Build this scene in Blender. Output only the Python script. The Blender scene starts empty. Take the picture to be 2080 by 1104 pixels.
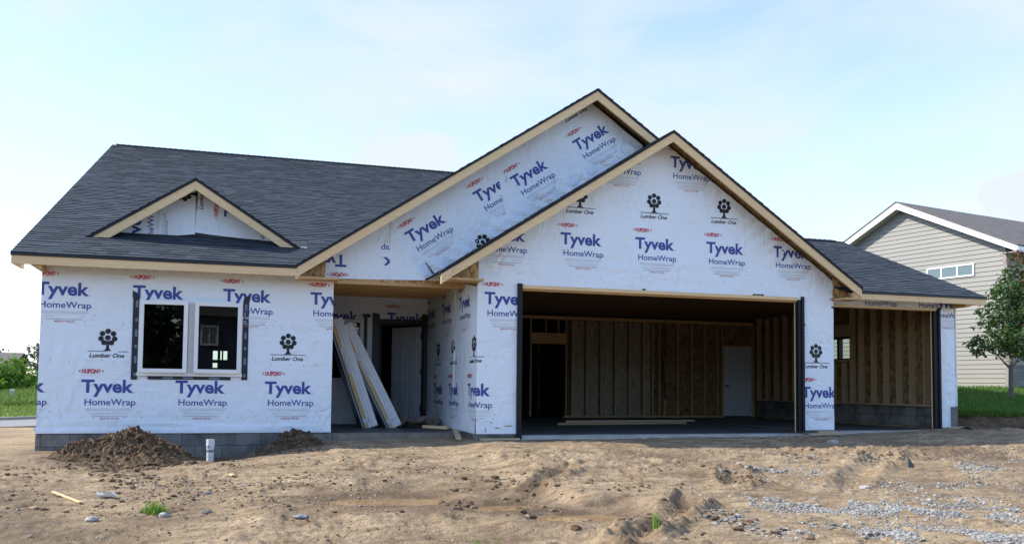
import bpy, math, random
import numpy as np
from mathutils import Vector, Matrix
R = math.radians
random.seed(7)
scene = bpy.context.scene

# ------------------------------------------------------------------ camera
cam_d = bpy.data.cameras.new('camera')
cam = bpy.data.objects.new('camera', cam_d)
scene.collection.objects.link(cam)
scene.camera = cam
ax = Vector((0.95408913, -0.29934415, 0.01034476))
ay = Vector((-0.02613383, -0.04879034, 0.99846709))
az = -Vector((0.29838055, 0.95289694, 0.05437334))
cam.matrix_world = Matrix(((ax.x, ay.x, az.x, 2.9394), (ax.y, ay.y, az.y, -15.3131), (ax.z, ay.z, az.z, 0.8057), (0, 0, 0, 1)))
cam_d.sensor_width = 36.0
cam_d.lens = 36.0 * 1825.45 / 2080.0
cam_d.shift_y = (683.31 - 552.0) / 2080.0
cam_d.clip_start = 0.1
cam_d.clip_end = 6000
CAM = Vector((2.9394, -15.3131, 0.8057))

# ------------------------------------------------------------------ world and sun
SUN = Vector((-1.2, 0.303, 1.0)).normalized()
SUN_EL = math.asin(SUN.z)
world = bpy.data.worlds.new("World")
scene.world = world
world.use_nodes = True
nt = world.node_tree
nt.nodes.clear()
def wn(t, **k):
    n = nt.nodes.new(t)
    for a, b in k.items(): setattr(n, a, b)
    return n
sky = wn('ShaderNodeTexSky', sky_type='NISHITA', sun_disc=False, sun_elevation=SUN_EL,
         sun_rotation=math.atan2(SUN.x, SUN.y), air_density=1.0, dust_density=0.3, ozone_density=1.6, altitude=300)
bg = wn('ShaderNodeBackground'); bg.inputs[1].default_value = 0.15
# thin cirrus veil and a few low cumulus, as bright cloud mixed into the sky by direction
tc = wn('ShaderNodeTexCoord')
sep = wn('ShaderNodeSeparateXYZ'); nt.links.new(tc.outputs['Generated'], sep.inputs[0])
mp = wn('ShaderNodeMapping'); mp.inputs['Scale'].default_value = (1.6, 1.0, 3.4); mp.inputs['Rotation'].default_value = (0.2, 0.35, 0.3)
nt.links.new(tc.outputs['Generated'], mp.inputs[0])
n1 = wn('ShaderNodeTexNoise'); n1.inputs['Scale'].default_value = 2.6; n1.inputs['Detail'].default_value = 7; n1.inputs['Roughness'].default_value = 0.52
n1.inputs['Distortion'].default_value = 0.4
nt.links.new(mp.outputs[0], n1.inputs['Vector'])
r1 = wn('ShaderNodeMapRange'); r1.inputs[1].default_value = 0.40; r1.inputs[2].default_value = 0.72
nt.links.new(n1.outputs['Fac'], r1.inputs[0])
n2 = wn('ShaderNodeTexNoise'); n2.inputs['Scale'].default_value = 9.0; n2.inputs['Detail'].default_value = 8; n2.inputs['Roughness'].default_value = 0.55
mp2 = wn('ShaderNodeMapping'); mp2.inputs['Scale'].default_value = (1, 1, 1.9); mp2.inputs['Location'].default_value = (0.35, 0.1, 0.0)
nt.links.new(tc.outputs['Generated'], mp2.inputs[0]); nt.links.new(mp2.outputs[0], n2.inputs['Vector'])
lowz = wn('ShaderNodeMapRange'); lowz.inputs[1].default_value = 0.30; lowz.inputs[2].default_value = 0.18
nt.links.new(sep.outputs['Z'], lowz.inputs[0])
def wmath(op, a, b):
    m = wn('ShaderNodeMath', operation=op)
    for i, v in enumerate((a, b)):
        if isinstance(v, (int, float)): m.inputs[i].default_value = v
        else: nt.links.new(v, m.inputs[i])
    return m.outputs[0]
# two cumulus heads at fixed directions (far clouds on the horizon)
def cumulus(dirv, size, soft):
    dv = Vector(dirv).normalized()
    d = wn('ShaderNodeVectorMath', operation='DISTANCE'); nt.links.new(tc.outputs['Generated'], d.inputs[0]); d.inputs[1].default_value = dv
    s = wmath('ADD', d.outputs['Value'], wmath('MULTIPLY', wmath('SUBTRACT', n2.outputs['Fac'], 0.5), size * 3.2))
    mr = wn('ShaderNodeMapRange'); mr.inputs[1].default_value = size; mr.inputs[2].default_value = size * soft
    nt.links.new(s, mr.inputs[0]); return mr.outputs[0]
c1 = cumulus((0.188, 0.977, 0.2383), 0.056, 0.55)
c2 = cumulus((0.8464, 0.7737, 0.188), 0.060, 0.72)
cum = wmath('MAXIMUM', c1, c2)
front = wn('ShaderNodeMapRange'); front.inputs[1].default_value = -0.35; front.inputs[2].default_value = 0.55; front.inputs[3].default_value = 0.0; front.inputs[4].default_value = 1.0
nt.links.new(sep.outputs['Y'], front.inputs[0])
veil = wmath('MULTIPLY', wmath('ADD', wmath('MULTIPLY', r1.outputs[0], 0.85), 0.20), front.outputs[0])
cl = wmath('MINIMUM', wmath('ADD', veil, wmath("MULTIPLY", cum, 0.70)), 1.0)
mixc = wn('ShaderNodeMix', data_type='RGBA')
tint = wn('ShaderNodeMix', data_type='RGBA', blend_type='MULTIPLY'); tint.inputs[0].default_value = 1.0; tint.inputs[7].default_value = (0.99, 0.96, 1.0, 1)
nt.links.new(sky.outputs[0], tint.inputs[6])
nt.links.new(cl, mixc.inputs[0]); nt.links.new(tint.outputs[2], mixc.inputs[6])
mixc.inputs[7].default_value = (2.34, 2.58, 2.80, 1)
nt.links.new(mixc.outputs[2], bg.inputs[0])
wo = wn('ShaderNodeOutputWorld'); nt.links.new(bg.outputs[0], wo.inputs[0])

sun_d = bpy.data.lights.new('sun', 'SUN'); sun_d.energy = 2.75; sun_d.angle = R(0.55); sun_d.color = (1.0, 0.94, 0.84)
sun = bpy.data.objects.new('sun', sun_d); scene.collection.objects.link(sun)
sun.rotation_euler = (-SUN).to_track_quat('-Z', 'Y').to_euler()
scene.view_settings.view_transform = 'Standard'
scene.view_settings.look = 'None'
scene.view_settings.exposure = 1.27
scene.view_settings.gamma = 1.0
scene.cycles.max_bounces = 8

# ------------------------------------------------------------------ materials
MATS = {}
class NB:
    def __init__(s, name):
        s.m = bpy.data.materials.new(name); s.m.use_nodes = True
        s.t = s.m.node_tree; s.t.nodes.clear()
        s.out = s.t.nodes.new('ShaderNodeOutputMaterial')
        s.p = s.t.nodes.new('ShaderNodeBsdfPrincipled')
        s.t.links.new(s.p.outputs[0], s.out.inputs[0])
        MATS[name] = s.m
    def n(s, t, **k):
        n = s.t.nodes.new(t)
        for a, b in k.items(): setattr(n, a, b)
        return n
    def l(s, a, b): s.t.links.new(a, b)
    def co(s, kind='Object', scale=(1, 1, 1), rot=(0, 0, 0)):
        if kind == 'Geo': src = s.n('ShaderNodeNewGeometry').outputs['Position']
        else: src = s.n('ShaderNodeTexCoord').outputs[kind]
        mp = s.n('ShaderNodeMapping'); mp.inputs['Scale'].default_value = scale; mp.inputs['Rotation'].default_value = rot
        s.l(src, mp.inputs[0]); return mp.outputs[0]
    def noise(s, vec, scale, detail=4, rough=0.5, dist=0.0):
        n = s.n('ShaderNodeTexNoise'); n.inputs['Scale'].default_value = scale; n.inputs['Detail'].default_value = detail
        n.inputs['Roughness'].default_value = rough; n.inputs['Distortion'].default_value = dist
        s.l(vec, n.inputs['Vector']); return n.outputs['Fac']
    def ramp(s, fac, stops):
        r = s.n('ShaderNodeValToRGB'); e = r.color_ramp.elements
        while len(e) < len(stops): e.new(0.5)
        for i, (p, c) in enumerate(stops): e[i].position = p; e[i].color = (*c, 1)
        s.l(fac, r.inputs[0]); return r.outputs[0]
    def mix(s, fac, a, b, mode='MIX'):
        m = s.n('ShaderNodeMix', data_type='RGBA', blend_type=mode)
        if isinstance(fac, (int, float)): m.inputs[0].default_value = fac
        else: s.l(fac, m.inputs[0])
        for i, v in ((6, a), (7, b)):
            if isinstance(v, tuple): m.inputs[i].default_value = (*v, 1)
            else: s.l(v, m.inputs[i])
        return m.outputs[2]
    def math(s, op, a, b=0.0):
        m = s.n('ShaderNodeMath', operation=op)
        for i, v in enumerate((a, b)):
            if isinstance(v, (int, float)): m.inputs[i].default_value = v
            else: s.l(v, m.inputs[i])
        return m.outputs[0]
    def col(s, c):
        if isinstance(c, tuple): s.p.inputs['Base Color'].default_value = (*c, 1)
        else: s.l(c, s.p.inputs['Base Color'])
    def rough(s, v):
        if isinstance(v, (int, float)): s.p.inputs['Roughness'].default_value = v
        else: s.l(v, s.p.inputs['Roughness'])
    def spec(s, v): s.p.inputs['Specular IOR Level'].default_value = v
    def bump(s, h, strength=0.3, dist=0.01):
        b = s.n('ShaderNodeBump'); b.inputs['Strength'].default_value = strength; b.inputs['Distance'].default_value = dist
        s.l(h, b.inputs['Height'])
        if s.p.inputs['Normal'].is_linked:
            s.l(s.p.inputs['Normal'].links[0].from_socket, b.inputs['Normal'])
        s.l(b.outputs[0], s.p.inputs['Normal'])

def plain(name, c, rough=0.6, spec=0.3, var=0.12, vs=6.0):
    b = NB(name); v = b.co('Geo')
    n = b.noise(v, vs, 5, 0.6)
    b.col(b.ramp(n, [(0.25, tuple(x * (1 - var) for x in c)), (0.75, tuple(min(1, x * (1 + var)) for x in c))]))
    b.rough(rough); b.spec(spec); return b

# building wrap sheet: white spun film with soft creases
b = NB('wrap_white'); v = b.co('Geo')
big = b.noise(v, 0.9, 4, 0.55)
b.col(b.ramp(big, [(0.3, (0.725, 0.79, 0.85)), (0.7, (0.76, 0.825, 0.88))])); b.rough(0.42); b.spec(0.35)
cr = b.noise(b.co('Geo', (1.5, 1.5, 1.0), (0, 0.6, 0)), 1.9, 2, 0.5, 1.8)
b.bump(cr, 0.6, 0.06)
# fine pulled folds: ridged noise, stretched on two slants
for rot_, sc_, st_ in ((0.9, (0.6, 0.6, 3.0), 0.17), (-0.7, (0.7, 0.7, 2.6), 0.14)):
    f_ = b.noise(b.co('Geo', sc_, (0, rot_, 0)), 2.1, 2, 0.5, 0.9)
    f_ = b.math('ABSOLUTE', b.math('SUBTRACT', f_, 0.5)); f_ = b.math('MINIMUM', f_, 0.10)
    b.bump(f_, st_, 0.16)
b.bump(b.noise(v, 45, 3, 0.6), 0.10, 0.004)
def ink(name, c):
    b = NB(name); b.col(c); b.rough(0.5); b.spec(0.3)
    cr = b.noise(b.co('Geo', (1.0, 1.0, 2.2), (0, 0.5, 0)), 2.6, 5, 0.62, 1.4); b.bump(cr, 0.4, 0.05)
ink('ink_blue', (0.055, 0.075, 0.30)); ink('ink_red', (0.52, 0.055, 0.075)); ink('ink_black', (0.022, 0.022, 0.028))
ink('ink_grey', (0.56, 0.59, 0.64)); ink('ink_dark_grey', (0.36, 0.38, 0.44)); ink('ink_pale_red', (0.55, 0.25, 0.28))
ink('dirt_smear', (0.42, 0.36, 0.28))
WRAP = ['wrap_white', 'ink_blue', 'ink_red', 'ink_black', 'ink_grey', 'ink_dark_grey', 'ink_pale_red', 'dirt_smear']

def wood(name, c1, c2, rot, knots=True, rough=0.62):
    b = NB(name)
    g = b.noise(b.co('Geo', rot), 3.0, 6, 0.6, 0.6)
    base = b.ramp(g, [(0.28, c1), (0.72, c2)])
    if knots:
        vo = b.n('ShaderNodeTexVoronoi'); vo.inputs['Scale'].default_value = 4.6
        b.l(b.co('Geo', (1, 1, 1.4)), vo.inputs['Vector'])
        k = b.n('ShaderNodeMapRange'); k.inputs[1].default_value = 0.035; k.inputs[2].default_value = 0.075
        k.inputs[3].default_value = 1.0; k.inputs[4].default_value = 0.0
        b.l(vo.outputs['Distance'], k.inputs[0])
        base = b.mix(b.math('MULTIPLY', k.outputs[0], 0.75), base, (0.22, 0.10, 0.035))
    board = b.noise(b.co('Geo', (0.35, 0.35, 0.35)), 1.3, 2)
    base = b.mix(0.35, base, b.ramp(board, [(0.35, (0.85, 0.78, 0.72)), (0.65, (1.0, 1.0, 1.0))]), 'MULTIPLY')
    b.col(base); b.rough(rough); b.spec(0.25); b.bump(g, 0.15, 0.004)
wood('pine_trim', (0.66, 0.47, 0.25), (0.79, 0.60, 0.35), (1.2, 1.2, 26))
wood('pine_joist', (0.46, 0.285, 0.13), (0.60, 0.39, 0.185), (1.5, 22, 22))
wood('pine_stud_shaded', (0.34, 0.25, 0.14), (0.44, 0.34, 0.21), (24, 24, 1.0))  # pine darkened, garage shade mixed into the colour
wood('weathered_lumber', (0.36, 0.29, 0.19), (0.50, 0.41, 0.27), (3, 8, 20))

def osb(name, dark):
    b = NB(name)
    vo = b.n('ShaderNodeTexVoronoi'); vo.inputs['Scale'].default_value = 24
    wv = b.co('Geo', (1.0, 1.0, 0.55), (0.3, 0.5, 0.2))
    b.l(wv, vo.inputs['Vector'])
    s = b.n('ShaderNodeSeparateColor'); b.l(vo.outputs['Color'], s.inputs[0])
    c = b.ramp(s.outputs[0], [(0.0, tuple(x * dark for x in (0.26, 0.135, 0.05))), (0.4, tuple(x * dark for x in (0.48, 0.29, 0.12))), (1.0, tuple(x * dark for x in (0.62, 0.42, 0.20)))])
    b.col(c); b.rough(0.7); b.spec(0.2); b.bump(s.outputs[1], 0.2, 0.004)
wood('truss_wood_shaded', (0.05, 0.03, 0.015), (0.085, 0.052, 0.026), (1.5, 22, 22), False)  # joist pine taken near black to paint the unlit garage ceiling
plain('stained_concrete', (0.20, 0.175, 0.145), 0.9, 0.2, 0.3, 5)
osb('osb_board', 1.0); osb('osb_shaded', 0.42)  # second copy is darkened to stand in for shade

b = NB('shingle')
at = b.n('ShaderNodeAttribute', attribute_name='tone')
v = b.co('Geo')
gr = b.noise(v, 160, 2, 0.7)
c = b.ramp(at.outputs['Fac'], [(0.0, (0.018, 0.024, 0.033)), (0.5, (0.046, 0.058, 0.073)), (1.0, (0.088, 0.106, 0.126))])
c = b.mix(0.35, c, b.ramp(gr, [(0.3, (0.55, 0.55, 0.55)), (0.7, (1.35, 1.35, 1.35))]), 'MULTIPLY')
b.col(c); b.rough(0.9); b.spec(0.25); b.bump(gr, 0.3, 0.003)
plain('ridge_shingle', (0.026, 0.031, 0.040), 0.9, 0.2, 0.25, 30)
plain('drip_edge_black', (0.012, 0.014, 0.019), 0.45, 0.4, 0.1)
plain('black_tape', (0.014, 0.019, 0.028), 0.4, 0.4, 0.2)
plain('tape_print', (0.16, 0.20, 0.27), 0.5, 0.3, 0.2, 20)
plain('jamb_black', (0.007, 0.009, 0.013), 0.55, 0.3, 0.15)
plain('window_white', (0.76, 0.77, 0.76), 0.35, 0.45, 0.03)
plain('dark_void', (0.006, 0.006, 0.006), 0.9, 0.1, 0.1)
plain('interior_shade', (0.035, 0.03, 0.025), 0.9, 0.1, 0.3, 2)  # near-black colour stands in for unlit rooms
plain('door_white', (0.50, 0.54, 0.58), 0.4, 0.4, 0.03)
plain('metal_white', (0.84, 0.85, 0.86), 0.32, 0.5, 0.06, 12)
plain('brass_dark', (0.09, 0.07, 0.05), 0.35, 0.5)
plain('pvc_white', (0.62, 0.64, 0.64), 0.4, 0.4, 0.14, 14)
plain('galvanised', (0.66, 0.68, 0.70), 0.3, 0.6, 0.1, 10)
plain('clear_film', (0.58, 0.59, 0.58), 0.18, 0.6, 0.12, 15)
plain('cardboard', (0.24, 0.19, 0.145), 0.85, 0.1, 0.25, 8)
plain('paper_white', (0.78, 0.78, 0.76), 0.6, 0.3, 0.05, 8)
plain('trim_white', (0.80, 0.81, 0.83), 0.4, 0.4, 0.03)
plain('soffit_grey', (0.40, 0.38, 0.34), 0.6, 0.3, 0.08)
plain('kerb_concrete', (0.17, 0.165, 0.16), 0.85, 0.2, 0.15, 4)
plain('pedestal_green_grey', (0.36, 0.40, 0.38), 0.6, 0.3, 0.08)
plain('asphalt_road', (0.23, 0.23, 0.235), 0.9, 0.2, 0.15, 3)

b = NB('insulation_film'); v = b.co('Geo', (3.0, 3.0, 1.0), (0, 0.5, 0))
n = b.noise(v, 6, 4, 0.6, 1.0)
b.col(b.ramp(n, [(0.3, (0.15, 0.122, 0.072)), (0.7, (0.36, 0.30, 0.19))])); b.rough(0.3); b.spec(0.5); b.bump(n, 0.8, 0.04)

b = NB('concrete_block')
br = b.n('ShaderNodeTexBrick'); br.inputs['Scale'].default_value = 1.0
br.offset = 0.5
br.inputs['Brick Width'].default_value = 0.4064; br.inputs['Row Height'].default_value = 0.2032
br.inputs['Mortar Size'].default_value = 0.010; br.inputs['Mortar Smooth'].default_value = 0.2
br.inputs['Color1'].default_value = (0.205, 0.20, 0.188, 1); br.inputs['Color2'].default_value = (0.15, 0.147, 0.14, 1)
br.inputs['Mortar'].default_value = (0.115, 0.11, 0.10, 1)
uvn = b.n('ShaderNodeUVMap'); b.l(uvn.outputs[0], br.inputs['Vector'])
st = b.noise(b.co('Geo', (1, 1, 0.8)), 2.6, 5, 0.6)
c = b.mix(0.75, br.outputs['Color'], b.ramp(st, [(0.36, (0.40, 0.40, 0.41)), (0.56, (1.15, 1.15, 1.12))]), 'MULTIPLY')
b.col(c); b.rough(0.92); b.spec(0.2); b.bump(br.outputs['Fac'], -0.5, 0.008); b.bump(b.noise(b.co('Geo'), 60, 3), 0.25, 0.004)

b = NB('slab_concrete_shaded'); v = b.co('Geo')
n = b.noise(v, 2.2, 6, 0.6); b.col(b.ramp(n, [(0.3, (0.06, 0.06, 0.058)), (0.7, (0.13, 0.13, 0.128))])); b.rough(0.55); b.spec(0.4)  # floor concrete darkened to carry the shade of the garage interior

b = NB('slab_concrete_lit'); v = b.co('Geo', (0.6, 3, 1))
n = b.noise(v, 3.2, 6, 0.6); b.col(b.ramp(n, [(0.3, (0.24, 0.24, 0.235)), (0.7, (0.50, 0.49, 0.47))])); b.rough(0.8); b.spec(0.3); b.bump(n, 0.3, 0.01)  # lighter copy of the floor concrete, sky light painted into the front edge
# dirt, with dry sandy crust, damp darker soil and small grit
b = NB('dirt'); v = b.co('Geo')
n1_ = b.noise(v, 0.55, 6, 0.6, 0.5); n2_ = b.noise(b.co('Geo', (0.7, 1.6, 1.0), (0, 0, 0.25)), 2.4, 6, 0.65, 0.7); n3_ = b.noise(v, 30, 5, 0.75)
base = b.ramp(n2_, [(0.30, (0.150, 0.100, 0.058)), (0.45, (0.30, 0.218, 0.136)), (0.66, (0.475, 0.362, 0.228))])
base = b.mix(b.math('MULTIPLY', n1_, 0.42), base, (0.40, 0.295, 0.178))
base = b.mix(0.75, base, b.ramp(n3_, [(0.30, (0.45, 0.42, 0.40)), (0.5, (1.0, 1.0, 1.0)), (0.72, (1.4, 1.38, 1.35))]), 'MULTIPLY')
sl_ = b.noise(b.co('Geo', (0.45, 2.2, 1.0), (0, 0, 0.28)), 5.0, 5, 0.7, 0.6)
base = b.mix(0.6, base, b.ramp(sl_, [(0.36, (0.52, 0.48, 0.46)), (0.50, (1.0, 1.0, 1.0)), (0.70, (1.12, 1.12, 1.10))]), 'MULTIPLY')
vo = b.n('ShaderNodeTexVoronoi'); vo.inputs['Scale'].default_value = 34; b.l(v, vo.inputs['Vector'])
sp = b.n('ShaderNodeSeparateColor'); b.l(vo.outputs['Color'], sp.inputs[0])
peb = b.math('MULTIPLY', b.math('LESS_THAN', vo.outputs['Distance'], 0.30), b.math('GREATER_THAN', sp.outputs[0], 0.88))
base = b.mix(b.math('MULTIPLY', peb, 0.7), base, b.ramp(sp.outputs[1], [(0.0, (0.20, 0.17, 0.14)), (1.0, (0.50, 0.46, 0.42))]))
wet = b.n('ShaderNodeAttribute', attribute_name='wet')
base = b.mix(wet.outputs['Fac'], base, (0.115, 0.072, 0.042))
b.col(base); b.spec(0.2)
rr = b.n('ShaderNodeMapRange'); b.l(wet.outputs['Fac'], rr.inputs[0]); rr.inputs[3].default_value = 0.95; rr.inputs[4].default_value = 0.45
b.rough(rr.outputs[0])
b.bump(n3_, 0.9, 0.022); b.bump(b.noise(v, 9, 5, 0.75), 0.65, 0.05); b.bump(sl_, 0.5, 0.03)

b = NB('soil_pile'); v = b.co('Geo')
n = b.noise(v, 9, 6, 0.7, 0.5); n3_ = b.noise(v, 55, 4, 0.7)
c = b.ramp(n, [(0.3, (0.060, 0.040, 0.025)), (0.55, (0.13, 0.088, 0.054)), (0.75, (0.25, 0.175, 0.11))])
c = b.mix(0.5, c, b.ramp(n3_, [(0.3, (0.6, 0.6, 0.6)), (0.7, (1.3, 1.3, 1.3))]), 'MULTIPLY')
b.col(c); b.rough(0.95); b.spec(0.1); b.bump(n3_, 0.7, 0.015)
b = NB('muddy_water'); b.col((0.27, 0.17, 0.085)); b.rough(0.06); b.spec(0.5)
b.bump(b.noise(b.co('Geo'), 14, 2), 0.04, 0.004)
b = NB('gravel_stone')
at = b.n('ShaderNodeAttribute', attribute_name='tone')
b.col(b.ramp(at.outputs['Fac'], [(0.0, (0.14, 0.138, 0.132)), (0.6, (0.25, 0.248, 0.238)), (1.0, (0.40, 0.38, 0.345))])); b.rough(0.85); b.spec(0.25)
b.bump(b.noise(b.co('Geo'), 60, 3), 0.4, 0.006)
b = NB('clod_soil')
at = b.n('ShaderNodeAttribute', attribute_name='tone')
b.col(b.ramp(at.outputs['Fac'], [(0.0, (0.085, 0.058, 0.038)), (1.0, (0.27, 0.19, 0.12))])); b.rough(0.95); b.spec(0.1)
b.bump(b.noise(b.co('Geo'), 50, 3), 0.6, 0.01)
def rockmat(name, c):
    b = NB(name); n = b.noise(b.co('Geo'), 22, 5, 0.65)
    b.col(b.ramp(n, [(0.3, tuple(x * .75 for x in c)), (0.7, tuple(min(1, x * 1.15) for x in c))])); b.rough(0.85); b.spec(0.25); b.bump(n, 0.4, 0.01)
rockmat('rock_pale', (0.40, 0.385, 0.36)); rockmat('rock_blue_grey', (0.21, 0.225, 0.24)); rockmat('rock_dark', (0.11, 0.11, 0.12))
rockmat('rock_tan', (0.40, 0.27, 0.17))

def leafmat(name, stops, trans=0.25):
    b = NB(name)
    at = b.n('ShaderNodeAttribute', attribute_name='tone')
    c = b.ramp(at.outputs['Fac'], stops)
    b.col(c); b.rough(0.55); b.spec(0.3)
    tr = b.n('ShaderNodeBsdfTranslucent'); b.l(c, tr.inputs[0])
    mx = b.n('ShaderNodeMixShader'); mx.inputs[0].default_value = trans
    b.l(b.p.outputs[0], mx.inputs[1]); b.l(tr.outputs[0], mx.inputs[2]); b.l(mx.outputs[0], b.out.inputs[0])
leafmat('maple_leaf', [(0.0, (0.030, 0.065, 0.018)), (0.6, (0.075, 0.14, 0.038)), (0.82, (0.13, 0.20, 0.06)), (0.9, (0.16, 0.055, 0.045)), (1.0, (0.20, 0.06, 0.05))])
leafmat('bright_leaf', [(0.0, (0.07, 0.14, 0.02)), (0.6, (0.19, 0.33, 0.045)), (1.0, (0.30, 0.45, 0.08))], 0.4)
leafmat('grey_leaf', [(0.0, (0.06, 0.085, 0.055)), (1.0, (0.14, 0.18, 0.12))])
leafmat('dark_leaf', [(0.0, (0.02, 0.035, 0.02)), (1.0, (0.05, 0.075, 0.04))])
leafmat('red_leaf', [(0.0, (0.05, 0.03, 0.03)), (1.0, (0.12, 0.07, 0.06))])
leafmat('grass_blade', [(0.0, (0.05, 0.115, 0.014)), (0.6, (0.095, 0.20, 0.022)), (1.0, (0.17, 0.28, 0.05))])
leafmat('field_blade', [(0.0, (0.10, 0.16, 0.025)), (0.6, (0.17, 0.26, 0.045)), (1.0, (0.27, 0.34, 0.085))])
b = NB('lawn_soil'); n = b.noise(b.co('Geo'), 3, 6, 0.7); b.col(b.ramp(n, [(0.3, (0.05, 0.10, 0.014)), (0.7, (0.10, 0.19, 0.03))])); b.rough(0.95)
b = NB('field_soil'); n = b.noise(b.co('Geo'), 0.7, 6, 0.7); b.col(b.ramp(n, [(0.3, (0.13, 0.19, 0.035)), (0.7, (0.22, 0.29, 0.06))])); b.rough(0.95)
b = NB('bark'); n = b.noise(b.co('Geo', (8, 8, 1)), 6, 5); b.col(b.ramp(n, [(0.3, (0.09, 0.075, 0.065)), (0.7, (0.20, 0.17, 0.15))])); b.rough(0.9); b.bump(n, 0.5, 0.01)
b = NB('siding_vinyl'); n = b.noise(b.co('Geo'), 0.8, 3); b.col(b.ramp(n, [(0.3, (0.255, 0.248, 0.228)), (0.7, (0.285, 0.275, 0.25))])); b.rough(0.5); b.spec(0.3)
b = NB('siding_navy'); b.col((0.035, 0.05, 0.085)); b.rough(0.5)
b = NB('grey_shingle')
n = b.noise(b.co('Geo', (1, 1, 3)), 4, 6, 0.75); b.col(b.ramp(n, [(0.3, (0.10, 0.09, 0.085)), (0.7, (0.21, 0.19, 0.175))])); b.rough(0.95); b.spec(0.15)
b = NB('stone_wainscot')
br = b.n('ShaderNodeTexBrick'); br.inputs['Scale'].default_value = 1.0
br.inputs['Brick Width'].default_value = 0.30; br.inputs['Row Height'].default_value = 0.10; br.inputs['Mortar Size'].default_value = 0.006
br.inputs['Color1'].default_value = (0.16, 0.15, 0.14, 1); br.inputs['Color2'].default_value = (0.26, 0.24, 0.22, 1); br.inputs['Mortar'].default_value = (0.12, 0.12, 0.12, 1)
uvn = b.n('ShaderNodeUVMap'); b.l(uvn.outputs[0], br.inputs['Vector'])
b.col(br.outputs['Color']); b.rough(0.9)

# clear window glass: see-through with a fresnel mirror
def glass(name, tint):
    b = NB(name)
    tr = b.n('ShaderNodeBsdfTransparent'); tr.inputs[0].default_value = (*tint, 1)
    gl = b.n('ShaderNodeBsdfGlossy'); gl.inputs['Roughness'].default_value = 0.01
    fr = b.n('ShaderNodeFresnel'); fr.inputs[0].default_value = 1.75
    geo = b.n('ShaderNodeNewGeometry'); fac = b.math('MULTIPLY', fr.outputs[0], b.math('SUBTRACT', 1.0, geo.outputs['Backfacing']))
    mx = b.n('ShaderNodeMixShader'); b.l(fac, mx.inputs[0]); b.l(tr.outputs[0], mx.inputs[1]); b.l(gl.outputs[0], mx.inputs[2])
    b.l(mx.outputs[0], b.out.inputs[0])
glass('window_glass', (0.80, 0.86, 0.82))
b = NB('neighbour_glass'); b.col((0.17, 0.23, 0.25)); b.rough(0.12); b.spec(0.7)

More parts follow.
